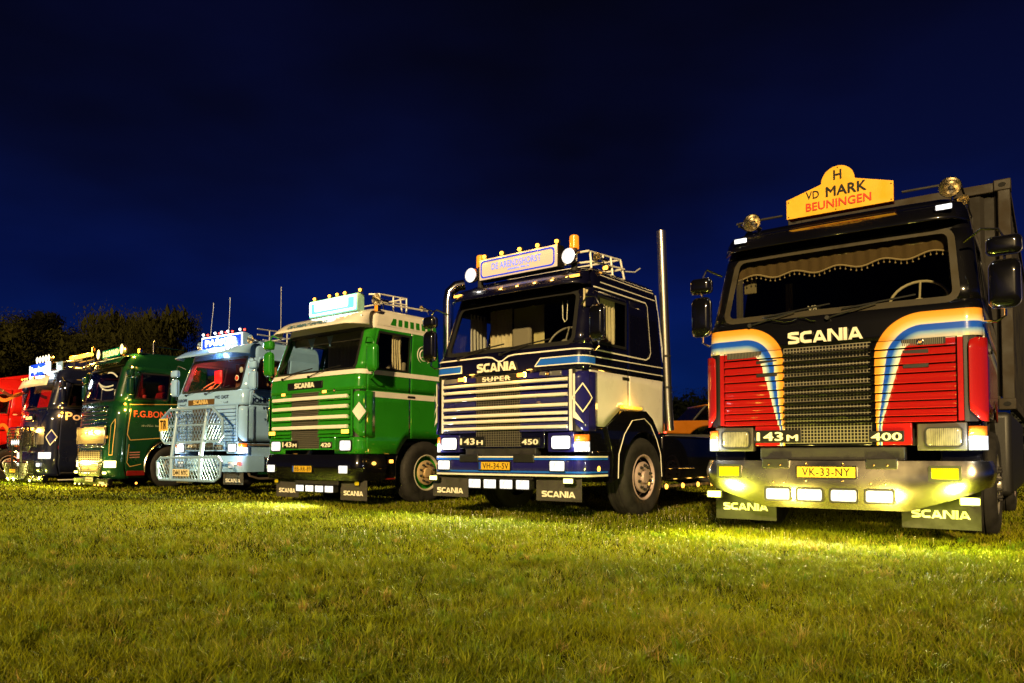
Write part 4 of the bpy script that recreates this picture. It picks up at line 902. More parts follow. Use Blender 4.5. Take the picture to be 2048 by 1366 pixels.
rail(B, [[(.60, .5, 3.34), (.92, .55, 3.35), (.92, 1.35, 3.40), (-.92, 1.35, 3.40), (-.92, .55, 3.35), (-.6, .5, 3.34)], [(.5, .5, 3.22), (.95, .6, 3.22), (.95, 1.4, 3.28), (-.95, 1.4, 3.28)],
         [(.92, 1.35, 3.40), (.95, 1.4, 3.14)], [(.92, .9, 3.37), (.95, .9, 3.14)], [(.92, 1.1, 3.38), (.95, 1.1, 3.14)], [(.92, .6, 3.35), (.94, .6, 3.12)]], mat('white_tube', (.7, .68, .62), .35), .014)
horn_lamp(B, (1.0, .62, 3.28), .055); rlamp(B, 'roof_side_lamp', 1.04, .78, 3.16, .09, .06, L_AMB, CHROME, .006, .05)
G().tube([(.9, 1.4, 3.26), (1.0, 1.6, 3.27), (1.0, 1.75, 3.35)], .01, 6).out('aerial_mount', BAR, B)
mirror(B, 1, .05, 2.33, .19, .42, small=False, x=1.36); mirror(B, -1, .0, 2.28, .20, .42, x=1.30)
steering(B, .52, .60, 2.24, mat('grey_wheel', (.20, .18, .14), .4), .24, 60)
curtain(B, -.98, -.58, .92, 2.0, 2.86, CURT, .03, 5); curtain(B, -.58, -.05, .96, 2.0, 2.86, mat('quilted_curtain', (.42, .36, .17), .9, bump=.8, bscale=22), .004, 3)
curtain(B, .60, .96, 1.06, 2.12, 2.80, CURT, .02, 5, ax='y'); curtain(B, .22, .46, 1.06, 2.12, 2.80, CURT, .02, 3, ax='y'); curtain(B, .62, .98, -1.10, 2.12, 2.80, CURTG, .02, 5, ax='y')
G().tube([(.60, .45, 2.74), (.60, .46, 2.52), (.63, .46, 2.47), (.66, .46, 2.50), (.68, .45, 2.74)], .006, 5).out('bead_chain', LET, B)
bx('passenger_headrest', -.50, -.18, .80, .88, 2.22, 2.56, SEAT, B, .05, 3)
G().prism([(.40 + .15*math.cos(R(a)), 2.135 + .028*math.sin(R(a))) for a in range(0, 360, 20)], .40, .405).out('dash_sticker', CURT, B)
# fender over the front wheel with pinstripe and amber marker bar
for sg in (-1, 1):
    outl = [(.60, .45), (.62, .80), (.48, 1.135), (.86, 1.345), (1.48, 1.365), (1.66, 1.27), (1.86, 1.05), (1.96, .80), (2.0, .45)]
    inner = [(1.43 + .575*math.cos(R(a)), .52 + .575*math.sin(R(a))) for a in range(-5, 186, 12)]
    g = G(); poly_ = outl + inner; g.prism(outl[:1] + outl[1:] + inner, *( (1.10, 1.225) if sg > 0 else (-1.225, -1.10)), ax='x'); f_ = g.out('front_fender', BLACK, B, bev=.008)
    pin = [(.74, .50), (.76, .80), (.90, 1.05), (1.10, 1.23), (1.42, 1.265), (1.60, 1.18), (1.76, 1.0), (1.87, .80), (1.90, .50)]
    G().tube([(sg*1.228, a, b) for a, b in pin], .006, 5).out('fender_pinstripe', CREAM, f_)
    mk = bx('marker_bar', min(sg*1.14, sg*1.24), max(sg*1.14, sg*1.24), .85, 1.35, 1.372, 1.412, emit('amber_bar_lens', (1, .45, .03), 1.1, 0, (.7, .3, .02)), B, .01); bx('bulb', min(sg*1.19, sg*1.246), max(sg*1.19, sg*1.246), .98, 1.10, 1.378, 1.408, L_AMB, mk, .004); point(B, (sg*1.32, 1.05, 1.42), 1.4, AMB_B)
    bx('step_box', min(sg*.85, sg*1.19), max(sg*.85, sg*1.19), .14, .60, .52, 1.12, BLACK, B, .02)
    bx('step_tread', min(sg*1.0, sg*1.21), max(sg*1.0, sg*1.21), .18, .58, .80, .83, CHROME, B, .004)
    G().lathe([(.04, 0), (.038, .02), (.001, .03)], (sg*1.2, .30, .625), 'x', 12, sg).out('side_lamp', L_AMB, B, smooth=True)
    bx('side_skirt', min(sg*1.02, sg*1.19), max(sg*1.02, sg*1.19), 2.02, 4.45, .44, 1.06, BLACK, B, .03, 3); bx('skirt_rail', min(sg*1.17, sg*1.2), max(sg*1.17, sg*1.2), 2.02, 3.0, .60, .62, CHROME, B, .003)
    for y_ in (2.07, 2.58, 3.09, 3.58, 4.1):
        bead(B, (sg*1.2, y_, .36), L_AMB, 'skirt_lamp', .026) if sg < 0 else None
        if sg > 0:
            o_ = ob('skirt_lamp', G().lathe([(.044, -.02), (.044, 0), (.04, .006)], (0, 0, 0), 'x', 12).me('skirt_lamp', PLASTIC, True), B, loc=(1.2, y_, .36)); ob('lens', G().lathe([(.04, 0), (.032, .022), (.001, .034)], (0, 0, 0), 'x', 12).me('lens', L_AMB, True), o_); point(B, (1.27, y_, .35), .8, AMB_B)
    bx('lamp_rail', min(sg*1.14, sg*1.17), max(sg*1.14, sg*1.17), 2.0, 4.4, .34, .38, UNDER, B, .004)
G().lathe([(.001, .0), (.45, .0), (.46, .05), (.42, .09), (.1, .10)], (0, 4.7, 1.02), 'z', 28).out('fifth_wheel', UNDER, B, smooth=True)
bx('catwalk', -1.0, 1.0, 2.1, 3.6, .99, 1.03, PLASTIC, B, .004); bx('rear_red_lamp', .9, 1.12, 2.25, 2.27, 1.10, 1.12, L_RED, B, .004)
ex = G().tube([(1.0, 2.60, 1.15), (1.0, 2.55, 1.5), (1.0, 2.38, 4.02)], .066, 20).out('exhaust_stack', STACK, B, smooth=True)
G().lathe([(.071, 0), (.071, .03)], (1.0, 2.50, 2.2), 'z', 20).out('pipe_clamp', UNDER, ex); G().lathe([(.071, 0), (.071, .03)], (1.0, 2.53, 1.75), 'z', 20).out('pipe_clamp', UNDER, ex)
lad = G().tube([(1.06, 2.08, 1.40), (1.06, 2.10, 2.3), (1.06, 1.93, 3.0)], .014, 7).out('ladder', BAR, B, smooth=True); G().tube([(1.06, 2.26, 1.40), (1.06, 2.26, 2.3), (1.06, 2.06, 3.02)], .014, 7).out('ladder_rail', BAR, lad, smooth=True)
for z_ in (1.45, 1.75, 2.05, 2.32, 2.62, 2.88): k_ = 0 if z_ < 2.3 else (z_ - 2.3)*-.25; G().tube([(1.06, 2.09 + k_, z_), (1.06, 2.25 + k_, z_)], .009, 6).out('ladder_rung', BAR, lad)
bx('mud_flap_mount', 1.0, 1.18, 1.99, 2.01, .4, .7, PLASTIC, B, 0)

# ================================================================== truck C: green with four cream bars
Ct = thing('truck', 'bright green cab-over truck with white roof, four cream grille bars and green striped roof edge', 'truck', (-3.26, 12.17, 0), R(-38.2))
C_o = dict(yr=1.78, body=GREEN, upper=GREEN, roof=CREAM, louvres=LV, louvre=GREEN, mesh=(-.46, .27), bars=(1.705, 1.55, 1.39, 1.235), bar_h=.066, bar_w=.97, corner=GREEN, diamond=(CREAM, GREEN), side=L_AMB, head=L_WHITE, hl_body=1, no_side_ind=1,
           head_beam=((1, .9, .4), 260, (0, -1, -.1)), model=('143', 'M', '420'), badge=BLK, wordmark=(-.11, 1.925, .52, .085), side_z=.81, rear_z=1.06, arch_r=.72, arch_top=1.06, handle_y=1.1, handle_z=1.735, disc=mat('gold_disc', (.62, .45, .24), .3, .4), dish=GREEN, ring=mat('cream_ring', (.62, .58, .45), .35, .3), hl_surround=GREEN, creases=(1.42, 1.08), dark_crease=1, chassis_len=5.6)
cC = scania(Ct, C_o); q = cC.q
cC.line('white_band', [(-q(1.7), 2.085), (q(1.76), 2.085)], .075, CREAM, Ct, .016); 
cC.poly('white_band', [(q(.14), 1.70), (q(.3), 1.695), (q(1.76), 1.695), (q(1.76), 1.785), (q(.3), 1.785), (q(.14), 1.77)], CREAM, Ct, .012); cC.poly('white_band', [(-q(1.76), 1.695), (-q(.14), 1.70), (-q(.14), 1.77), (-q(1.76), 1.785)], CREAM, Ct, .012)
cC.poly('white_roof_edge', [(q(.12), 2.86), (q(1.77), 2.86), (q(1.77), 3.05), (q(.12), 3.05)], CREAM, Ct, .006)
for i in range(8):
    y_ = .50 + i*.165; cC.poly('green_roof_block', [(q(y_ - (.05 if i == 0 else 0)), 2.885), (q(y_ + .105), 2.885), (q(y_ + .105), 3.0), (q(y_ + (.02 if i == 0 else 0)), 3.0)], GREEN, Ct, .011)
em = G(); 
for r_, w_ in ((.15, .006), (.095, .010)): em.tube([(1.152, 1.42 + r_*math.cos(R(a)), 2.46 + r_*math.sin(R(a))) for a in range(0, 360, 12)], w_, 5, True)
for a in (90, 210, 330): em.tube([(1.152, 1.42 + .02*math.cos(R(a + 60)), 2.46 + .02*math.sin(R(a + 60))), (1.152, 1.42 + .09*math.cos(R(a)), 2.46 + .09*math.sin(R(a)))], .005, 5)
em.out('round_club_sticker', CREAM, Ct)
for cx in (-.66, .42): rlamp(Ct, 'amber_grille_lamp', cx, -.05, 1.795, .12, .055, L_AMB, CHROME, .006, .04, r=.01)
emblem(Ct, .66, -.05, 1.80)
for cx in (-.97, .93): rlamp(Ct, 'indicator', cx, -.05, 1.155, .20, .075, L_AMB, GREEN, .008, .04, r=.01)
bC = bumper(Ct, cC, lambda q: (.40, .80), BLACK, .5, .05, .02)
for cx in (-.95, .92): rlamp(Ct, 'fog_lamp', cx, -.075, .57, .23, .135, L_WHITE, CHROME, .010, r=.01, beam=(WHITE_B, 12, (0, -1, -.35)))
plate(Ct, -.08, .57, -.095, 'BB-RR-89')
for cx in (-.20, .05, .30, .545): rlamp(Ct, 'driving_lamp', cx - .03, -.02, .257, .225, .115, L_WHITE, PLASTIC, .008, r=.01, beam=((1, .93, .5), 260, (0, -1, -.10)))
bx('lamp_bar', -.40, .70, .0, .03, .32, .42, UNDER, Ct, .005)
flap(Ct, -.75, .62, .09, .40, .1, m=FLAP); flap(Ct, .95, .62, .09, .40, .1)
for cx in (-1.02, 1.06): rlamp(Ct, 'yellow_corner_lamp', cx, .08, .355, .12, .07, L_FOGY, PLASTIC, .006, .04)
vC = visor(Ct, cC, CREAM, -.07, 2.83, 1.14, 3.09, .46, wing=.38)
text('visor_lettering', 'DE ORIENT EXPRESS', vC, mat('teal_lettering', (.01, .10, .16), .4), 1.05, .085, (-.05, -.045, 2.916), bold=.03, shear=.2, rotx=R(-46))
for x_, v_ in ((-.9, .25), (-.35, .2), (.2, .2), (.75, .2), (-.6, .7), (.0, .7), (.55, .7)): G().lathe([(.014, .004), (.012, -.008), (.001, -.01)], (x_, .46 - .53*v_ - .045, 3.09 - .26*v_**1.15 + .012), 'y', 8).out('visor_stud', BLK, vC)
for cx in (-.95, .97): rlamp(Ct, 'visor_lamp', cx, .17, 2.97, .16, .04, emit('lit_soft_lens', (1, .75, .35), 2.2), CREAM, .004, .03)
sC = roof_sign(Ct, -.63, .63, 3.14, 3.43, .42, mat('sign_case_teal', (.25, .5, .45), .4), S_TEAL, .15, bw=.012)
fg = G(); frame_prism(fg, rrect(-.60, .60, 3.165, 3.405, .03), rrect(-.57, .57, 3.192, 3.378, .02), .400, .413); fg.out('sign_border', S_WHITE, sC)
G().prism(rrect(-.47, .40, 3.235, 3.40, .03), .405, .413).out('lit_sign_text_panel', S_WHITE, sC)
point(Ct, (0, .20, 3.24), 1.5, (.7, .95, 1), .12)
for x_ in (-.50, -.10, .10, .30, .68): bead(Ct, (x_, .44, 3.465), L_AMB, glow=(1, AMB_B))
horn_lamp(Ct, (.92, .55, 3.30), .095); horn_lamp(Ct, (.95, 1.55, 3.30), .05)
rail(Ct, [[(.70, .6, 3.42), (.85, .7, 3.42), (.85, 1.3, 3.44), (-.85, 1.3, 3.44), (-.85, .6, 3.42)], [(.85, .7, 3.32), (.85, 1.3, 3.33)], [(.85, 1.3, 3.44), (.85, 1.3, 3.2)], [(.85, 1.0, 3.43), (.85, 1.0, 3.2)], [(.85, .7, 3.42), (.85, .7, 3.18)], [(.85, 1.15, 3.43), (.85, 1.2, 3.2)], [(.9, .7, 3.26), (.95, 1.7, 3.28)]], mat('white_tube', (.7, .68, .62), .35), .014)
rlamp(Ct, 'roof_amber_lamp', 1.06, .45, 3.12, .09, .11, emit('lit_beacon_amber', (1, .32, .02), .55, 0, (.6, .2, .01)), CHROME, .006, .05)
mirror(Ct, 1, .10, 2.28, .20, .42, GREEN, small=False, arm=GREEN, x=1.36); mirror(Ct, -1, .05, 2.36, .20, .42, GREEN, arm=GREEN, x=1.26)
steering(Ct, .66, .60, 2.19, TRIMD, .24, 28)
curtain(Ct, -1.04, -.08, 1.15, 2.02, 2.80, CURTG, .03, 9); curtain(Ct, .78, 1.0, 1.06, 2.12, 2.80, CURT, .02, 4, ax='y', gather=.1)
bx('pelmet', -1.0, 1.0, .40, .42, 2.66, 2.80, mat('pelmet_grey', (.16, .15, .13), .9), Ct, .01)
G().prism([(-.62, 2.78), (-.42, 2.78), (-.50, 2.58)], .385, .395).out('pennant', PALE, Ct); G().prism([(-.10, 2.78), (.06, 2.78), (-.02, 2.60)], .385, .395).out('pennant', PALE, Ct)
for sg in (-1, 1):
    bx('step_box', min(sg*.85, sg*1.18), max(sg*.85, sg*1.18), .12, .78, .40, .79, BLACK, Ct, .02); bx('step_strip', min(sg*1.18, sg*1.2), max(sg*1.18, sg*1.2), .26, .74, .405, .43, DRED, Ct, .003)
    for y_, m_ in ((.10, L_ORL), (.24, L_AMB), (.33, L_RED), (.66, L_AMB)): bx('side_lamp', min(sg*1.18, sg*1.205), max(sg*1.18, sg*1.205), y_ - .035, y_ + .035, .665, .72, m_, Ct, .01)
point(Ct, (1.3, .3, .68), 1.5, AMB_B)
pc = G().tube([(1.07, 2.1, 1.1), (1.07, 2.1, 3.50), (1.09, 2.12, 3.66), (1.17, 2.2, 3.77), (1.27, 2.3, 3.80)], .095, 18).out('exhaust_stack', CHROME, Ct, smooth=True)
bx('side_tank', .72, 1.16, 2.15, 3.6, .48, 1.0, BLACK, Ct, .06, 3); bx('side_tank', -1.16, -.72, 2.15, 3.6, .48, 1.0, BLACK, Ct, .06, 3)

# ================================================================== truck D: pale blue with bull bar
D = thing('truck', 'pale blue cab-over truck with mesh bull bar, blue lit roof sign and red lit cab', 'truck', (-6.316, 15.57, 0), R(-34.7))
D_o = dict(yr=2.0, body=PALE, upper=PALE, louvres=LV, louvre=PALE, mesh=(-.46, .27), corner=PALE, side=L_COOL, side_glow=5, head=L_COOL, head_beam=((1, .92, .45), 340, (0, -1, -.1)), model=('142', '', 'V8'), badge=mat('brown_badge', (.10, .055, .015), .4), word_m=mat('badge_gold', (.85, .62, .25), .3, .3),
           badgep=mat('brown_badge', (.10, .055, .015), .4), wordmark=(-.16, 1.895, .52, .095), side_z=1.06, hl_surround=PALE, seatm=mat('brown_seat', (.14, .05, .03), .8), lining=mat('brown_lining', (.16, .06, .03), .8), disc=STONE, ring=STONE, creases=(1.60, 1.38), dark_crease=1)
cD = scania(D, D_o); q = cD.q
NV = mat('navy_lettering', (.01, .02, .08), .4)
text('panel_lettering', 'EUROPE', D, NV, .34, .065, (-.87, -.02, 1.955), bold=.02); text('panel_lettering', 'MID EAST', D, NV, .46, .07, (.52, -.02, 1.975), bold=.02)
text('panel_lettering', '\ufe8e\ufe91\ufeed\ufead\ufeed\ufe83', D, NV, .24, .05, (-.85, -.02, 1.865)); text('panel_lettering', '\ufec2\ufeb3\ufeed\ufef7\ufe8d \ufed5\ufeae\ufeb8\ufedf\ufe8d', D, NV, .40, .06, (.53, -.02, 1.865))
text('door_lettering', 'JOHN PARKER', D, NV, 1.05, .125, (1.205, .72, 1.89), 'side', bold=.03); text('door_lettering', 'INTERNATIONAL', D, NV, .62, .05, (1.206, .78, 1.755), 'side', bold=.01)
text('door_lettering', 'Tel: 0044', D, NV, .34, .04, (1.206, .66, 1.52), 'side', bold=.01); text('door_lettering', 'Telex', D, NV, .16, .035, (1.206, .68, 1.455), 'side', bold=.01)
bx('step_box', .85, 1.17, .13, .78, .60, 1.04, PALE, D, .015); bx('step_box', -1.17, -.85, .13, .78, .60, 1.04, PALE, D, .015)
bx('step_strip', 1.15, 1.2, .15, .78, .98, 1.02, mat('bronze_strip', (.5, .4, .3), .3, .8), D, .008); bx('step_strip', 1.15, 1.2, .15, .78, .71, .75, mat('bronze_strip', (.5, .4, .3), .3, .8), D, .008)
G().tube([(1.15, .12, .55), (1.17, .2, .38), (1.17, .4, .32), (1.17, .85, .32)], .025, 8).out('side_guard_tube', mat('bronze_strip', (.5, .4, .3), .3, .8), D, smooth=True)
bD = bumper(D, cD, lambda q: (.46, .78), PALE, .5, .015, .02)
bx('red_corner_lamp', 1.12, 1.19, -.06, -.02, .60, .66, L_RED, D, .01); rlamp(D, 'bumper_lamp', 1.06, -.05, .63, .09, .06, L_COOL, CHROME, .006, .04)
BB = mat('bull_bar_paint', (.24, .40, .62), .35, 0, .6); XM = mat('bull_bar_mesh', (.32, .46, .60), .35, .6)
bb = G().tube([(-.55, -.30, 1.78), (-.50, -.46, .75), (-.48, -.48, .29)], .042, 10, flat=.8).out('bull_bar', BB, D, smooth=True)
G().tube([(.50, -.30, 1.78), (.50, -.46, .75), (.50, -.48, .29)], .042, 10, flat=.8).out('bull_bar_post', BB, bb, smooth=True)
up_ = [(-1.12, 1.52), (-.76, 1.74), (.72, 1.74), (1.06, 1.50), (1.07, 1.19), (.95, 1.07), (-.92, 1.04), (-1.06, 1.14)]
lo_ = [(-1.02, .66), (-.90, .74), (1.08, .76), (1.20, .66), (1.16, .38), (1.0, .29), (-.92, .29), (-1.0, .38)]
def inside(p, poly):
    c = False; n = len(poly)
    for i in range(n):
        (x1, y1), (x2, y2) = poly[i], poly[i-1]
        if (y1 > p[1]) != (y2 > p[1]) and p[0] < (x2-x1)*(p[1]-y1)/(y2-y1) + x1: c = not c
    return c
def exmesh(t, poly, y, par, m, pw=.10, ph=.145, r=.0065):     # expanded metal: diamond lattice clipped to a frame
    g = G(); xs = [p[0] for p in poly]; zs = [p[1] for p in poly]
    x0, x1, z0, z1 = min(xs), max(xs), min(zs), max(zs)
    for sg in (-1, 1):
        k = -int((z1-z0)/ph) - 2
        while k < (x1-x0)/pw + int((z1-z0)/ph) + 2:
            pts = []; N_ = int((z1-z0)/ph*4)
            for i in range(N_ + 1):
                z = z0 + (z1-z0)*i/N_; x = x0 + k*pw + sg*(z - z0)/ph*pw + (0 if sg > 0 else pw*int((z1-z0)/ph))
                if inside((x, z), poly): pts.append((x, y + sg*.003, z))
            if len(pts) > 1: g.tube([pts[0], pts[-1]], r, 4)
            k += 1
    return g.out('expanded_mesh', m, par)
G().tube([(a, -.36, b) for a, b in up_], .028, 8, True).out('bull_bar_frame', BB, bb, smooth=True); exmesh(D, up_, -.36, bb, XM)
G().tube([(a, -.47, b) for a, b in lo_], .028, 8, True).out('bull_bar_frame', BB, bb, smooth=True); exmesh(D, lo_, -.47, bb, XM)
G().tube([(-1.1, -.36, 1.40), (1.05, -.36, 1.40)], .018, 6).out('bull_bar_crosspiece', BB, bb)
tp = bx('yellow_plate', -1.10, -.78, -.40, -.39, 1.30, 1.56, mat('plate_amber', (.85, .52, .12), .4), bb, .006); text('plate_characters', 'TIR', tp, BLK, .24, .19, (-.94, -.404, 1.43), bold=.03)
pd_ = bx('number_plate', -.40, .18, -.505, -.495, .37, .51, PLATEW, bb, .006); text('plate_characters', 'D441 NYC', pd_, BLK, .50, .10, (-.11, -.509, .44), bold=.02)
for cx in (-.82, .93): rlamp(D, 'fog_lamp', cx, -.06, .60, .2, .13, emit('dim_lens', (.9, .95, 1), .35, 20, (.5, .5, .5)), CHROME, .01, r=.01)
flap(D, .82, .66, .20, .50, .06); flap(D, -.88, .60, .20, .50, .06, txt=None, m=mat('olive_flap', (.10, .085, .03), .7))
visor(D, cD, PALE, -.16, 2.84, 1.16, 3.08, .46, wing=.42)
sD = roof_sign(D, -.70, .74, 3.03, 3.335, .30, PALE, S_WHITE, .16, bw=.012)
bx('sign_field', -.66, .70, .285, .293, 3.075, 3.295, S_DEEP, sD, 0); text('sign_lettering', 'PARKER', sD, S_WHITE, 1.12, .145, (.02, .280, 3.185), bold=.05)
point(D, (0, .05, 3.2), 14, (.6, .85, 1), .15); point(D, (0, .15, 3.02), 5, (.6, .85, 1), .1)
for x_ in (-.62, -.20, .03, .25, .66):
    bead(D, (x_, .30, 3.385), L_COOL, r=.032, glow=(1, COOL_B)); bead(D, (x_ + .10, .34, 3.38), L_RED, 'red_marker_lamp', .022)
for cx in (-.83, .93): horn_lamp(D, (cx, .34, 3.16), .10)
rail(D, [[(.95, .5, 3.40), (.95, 1.8, 3.42), (-.95, 1.8, 3.42)], [(.95, .5, 3.28), (.95, 1.8, 3.29)], [(.95, .8, 3.40), (.95, .8, 3.15)], [(.95, 1.25, 3.40), (.95, 1.25, 3.15)], [(.95, 1.8, 3.42), (.95, 1.8, 3.15)], [(1.0, .6, 3.18), (1.0, 1.9, 3.18)]], BAR, .014)
rlamp(D, 'roof_side_lamp', 1.03, .72, 3.12, .09, .07, L_COOL, CHROME, .006, .05)
for (x_, y_, z0_, z1_, tx) in ((-.86, .6, 3.2, 4.15, .12), (-.18, .6, 3.2, 4.2, .04), (.80, 1.2, 3.2, 4.42, 0)): G().tube([(x_, y_, z0_), (x_ + tx*.6, y_, z0_ + (z1_-z0_)*.6), (x_ + tx, y_, z1_ - .12), (x_ + tx, y_, z1_)], [.008, .006, .007, .009], 6).out('aerial', BAR, D)
mirror(D, 1, .12, 2.28, .20, .38, PALE, x=1.34); mirror(D, -1, .05, 2.25, .2, .38, PALE, x=1.28)
steering(D, -.80, .60, 2.28, mat('tan_leather', (.60, .28, .14), .5), .25, 40)
curtain(D, -.45, .35, .98, 2.0, 2.80, mat('brown_curtain', (.14, .05, .03), .85, bump=.5), .025, 12); curtain(D, .40, .98, 1.04, 2.12, 2.80, TAN, .02, 6, ax='y')
bx('lit_dash_panel', -.95, -.55, .42, .44, 2.12, 2.17, L_RED, D, .01); G().box(-.84, -.58, .72, .74, 2.38, 2.66).out('red_glow_cloth', emit('red_glow_cloth', (1, .03, .02), .9, 9, (.5, .02, .02), .1), D)  # cloth glows by itself; red cab light is put into its emission
point(D, (-.7, .60, 2.6), 8, (1, .06, .03), .1); point(D, (-.8, .35, 2.22), 2.5, (1, .05, .03), .05)
for x_, z_, m_ in ((.86, 2.53, CURTG), (.80, 2.36, LET)): G().lathe([(.06, 0), (.001, -.002)], (x_, cD.wy(z_)[1] - .01, z_), 'y', 20).out('round_sticker', m_, D)
G().lathe([(.045, 0), (.001, -.002)], (.80, cD.wy(2.36)[1] - .014, 2.36), 'y', 20).out('sticker_centre', REDL, D)
bx('side_tank', .72, 1.16, 2.2, 3.6, .48, 1.0, PALE, D, .06, 3)

# ================================================================== modern trucks at the far end of the row
MP = [(.22, 1.20, .06), (.45, 1.25, -.02), (1.05, 1.25, .0), (2.10, 1.245, .07), (2.95, 1.20, .27), (3.05, 1.19, .31), (3.2, 1.16, .38), (3.30, 1.08, .52), (3.34, .95, .75)]
def modern(t, o):
    yr = o.get('yr', 2.3); cab = Cab(MP, .26, yr, .05); q = cab.q; body = o['body']
    def lz(qq):
        y = cab.r + (abs(qq) - cab.F - cab.A); d = abs(y - 1.40)
        return max(.24, .5 + math.sqrt(.66**2 - d*d)) if d < .66 else .24
    g = G(); cab.grid(cab.qs(-q(.28), q(.28)), [.22, .3, .45, .7, 1.05, 1.4, 1.75, 2.10], 0, g); g.out('front_panel', o.get('front', body), t, smooth=True, solid=.012)
    for sg in (-1, 1):
        ds = sorted(sg*(q(.29) + (q(1.30) - q(.29))*i/22) for i in range(23)); g = G(); cab.grid(ds, lambda a: [lz(a) + (2.10 - lz(a))*k/6 for k in range(7)], .002, g); d = g.out('door', body, t, smooth=True, solid=.014)
        w0, w1 = q(.42), q(1.22); qd = sorted(sg*v for v in (q(.20), w0, w0 + .25, w0 + .5, w1, q(1.30))); g = G()
        cab.grid(qd, [2.10, 2.18, 2.35, 2.5, 2.65, 2.80, 2.95], .002, g, skip=lambda a, j: w0 < abs(a) < w1 and 1 <= j <= 4); g.out('door_frame', body, d, smooth=True, solid=.014)
        cab.grid(sorted([sg*w0, sg*(w0 + w1)/2, sg*w1]), [2.18, 2.5, 2.80], -.004).out('door_window', GLASS, d, smooth=True)
        cab.line('window_seal', [(sg*a, b) for a, b in ((w0, 2.18), (w1, 2.18), (w1, 2.80), (w0, 2.80))], .04, SEAL, d, .01, True)
        ds = sorted(sg*(q(1.308) + (q(yr) - q(1.308))*i/16) for i in range(17)); g = G(); cab.grid(ds, lambda a: [lz(a) + (2.10 - lz(a))*k/6 for k in range(7)], 0, g); cab.grid(ds, [2.1, 2.4, 2.7, 2.95], 0, g); g.out('side_panel', body, t, smooth=True, solid=.014)
        a, b = sg*1.02, sg*q(.21); g = G(); cab.grid(cab.qs(min(a, b), max(a, b)), cab.zs(2.10, 2.95, .15), 0, g); g.out('windscreen_pillar', o.get('pillar', body), t, smooth=True, solid=.014)
        bx('door_handle', min(sg*1.25, sg*1.27), max(sg*1.25, sg*1.27), 1.05, 1.22, 1.60, 1.64, BLACK, d, .006)
        arc = [(sg*1.255, 1.40 - .665*math.cos(R(a)), .5 + .665*math.sin(R(a))) for a in range(-10, 191, 10)]; G().tube(arc, .022, 6).out('wheel_arch_trim', o.get('arch', BLACK), t, smooth=True)
        wheel(t, sg*1.22, 1.40, sg, STONE, BLACK, STONE)
    ctr = cab.qs(-q(yr), q(yr)); g = G(); cab.grid(ctr, [2.95, 3.0, 3.05, 3.12, 3.2, 3.25, 3.3, 3.34], 0, g); n0 = len(g.v); ring = [cab.pt(v, 3.34) for v in ctr]; g.v += ring; g.f.append(tuple(range(n0, n0 + len(ring)))); g.out('roof', o.get('roof', body), t, smooth=True, ang=35)
    pl = [(cab.wy(z)[0], z) for z in (.8, 2.1, 2.95, 3.2, 3.3, 3.34)]; G().prism([(-a, b) for a, b in pl][::-1] + pl, yr - .02, yr).out('rear_wall', body, t)
    ws = cab.grid(cab.qs(-1.02, 1.02), cab.zs(2.10, 2.95, .15), -.006).out('windscreen', GLASS, t, smooth=True); cab.line('windscreen_seal', [(-1.0, 2.115), (1.0, 2.115), (1.0, 2.94), (-1.0, 2.94)], .05, SEAL, ws, .006, True)
    bx('dashboard', -1.1, 1.1, .25, .7, 1.95, 2.14, TRIMD, t, .03); G().box(-1.1, 1.1, .3, yr - .05, 1.5, 1.55).box(-1.1, 1.1, yr - .06, yr - .03, 1.5, 3.0).box(-1.1, 1.1, .5, yr - .05, 3.0, 3.03).out('interior_lining', o.get('lining', TRIMD), t)
    for sx in (-.6, .6): seat(t, sx, 1.0, 1.66, o.get('seatm', TRIMD))
    steering(t, o.get('wheel_x', -.55), .7, 2.2, TRIMD, .23, 30)
    for cx in (-.45, .40): G().tube([cab.pt(cx, 2.08, .02), cab.pt(cx - .1, 2.16, .03), cab.pt(cx - .55, 2.20, .03)], .010, 6).out('wiper', PLASTIC, t)
    chassis(t, y1=6.0)
    for sg in (-1, 1):
        y0 = yr; bx('side_skirt', min(sg*1.0, sg*1.22), max(sg*1.0, sg*1.22), yr + .02, 4.4, .25, 1.05, body, t, .04, 3)
    return cab
def mirrors2(t, m, x=1.47, y=.35, z=2.45):
    for sg in (-1, 1):
        a = G().tube([(sg*1.22, y, z + .48), (sg*1.38, y - .05, z + .50), (sg*x, y - .05, z + .40), (sg*x, y - .05, z - .30), (sg*1.24, y + .05, z - .34)], .02, 8).out('mirror', m, t, smooth=True)
        bx('mirror_housing', sg*x - .12, sg*x + .12, y - .13, y + .0, z - .22, z + .20, m, a, .05, 3); bx('wide_angle_mirror', sg*x - .12, sg*x + .12, y - .13, y + .0, z + .22, z + .42, m, a, .05, 3)
        bx('mirror_glass', sg*x - .10, sg*x + .10, y + .002, y + .006, z - .20, z + .18, MIRR, a, .0)

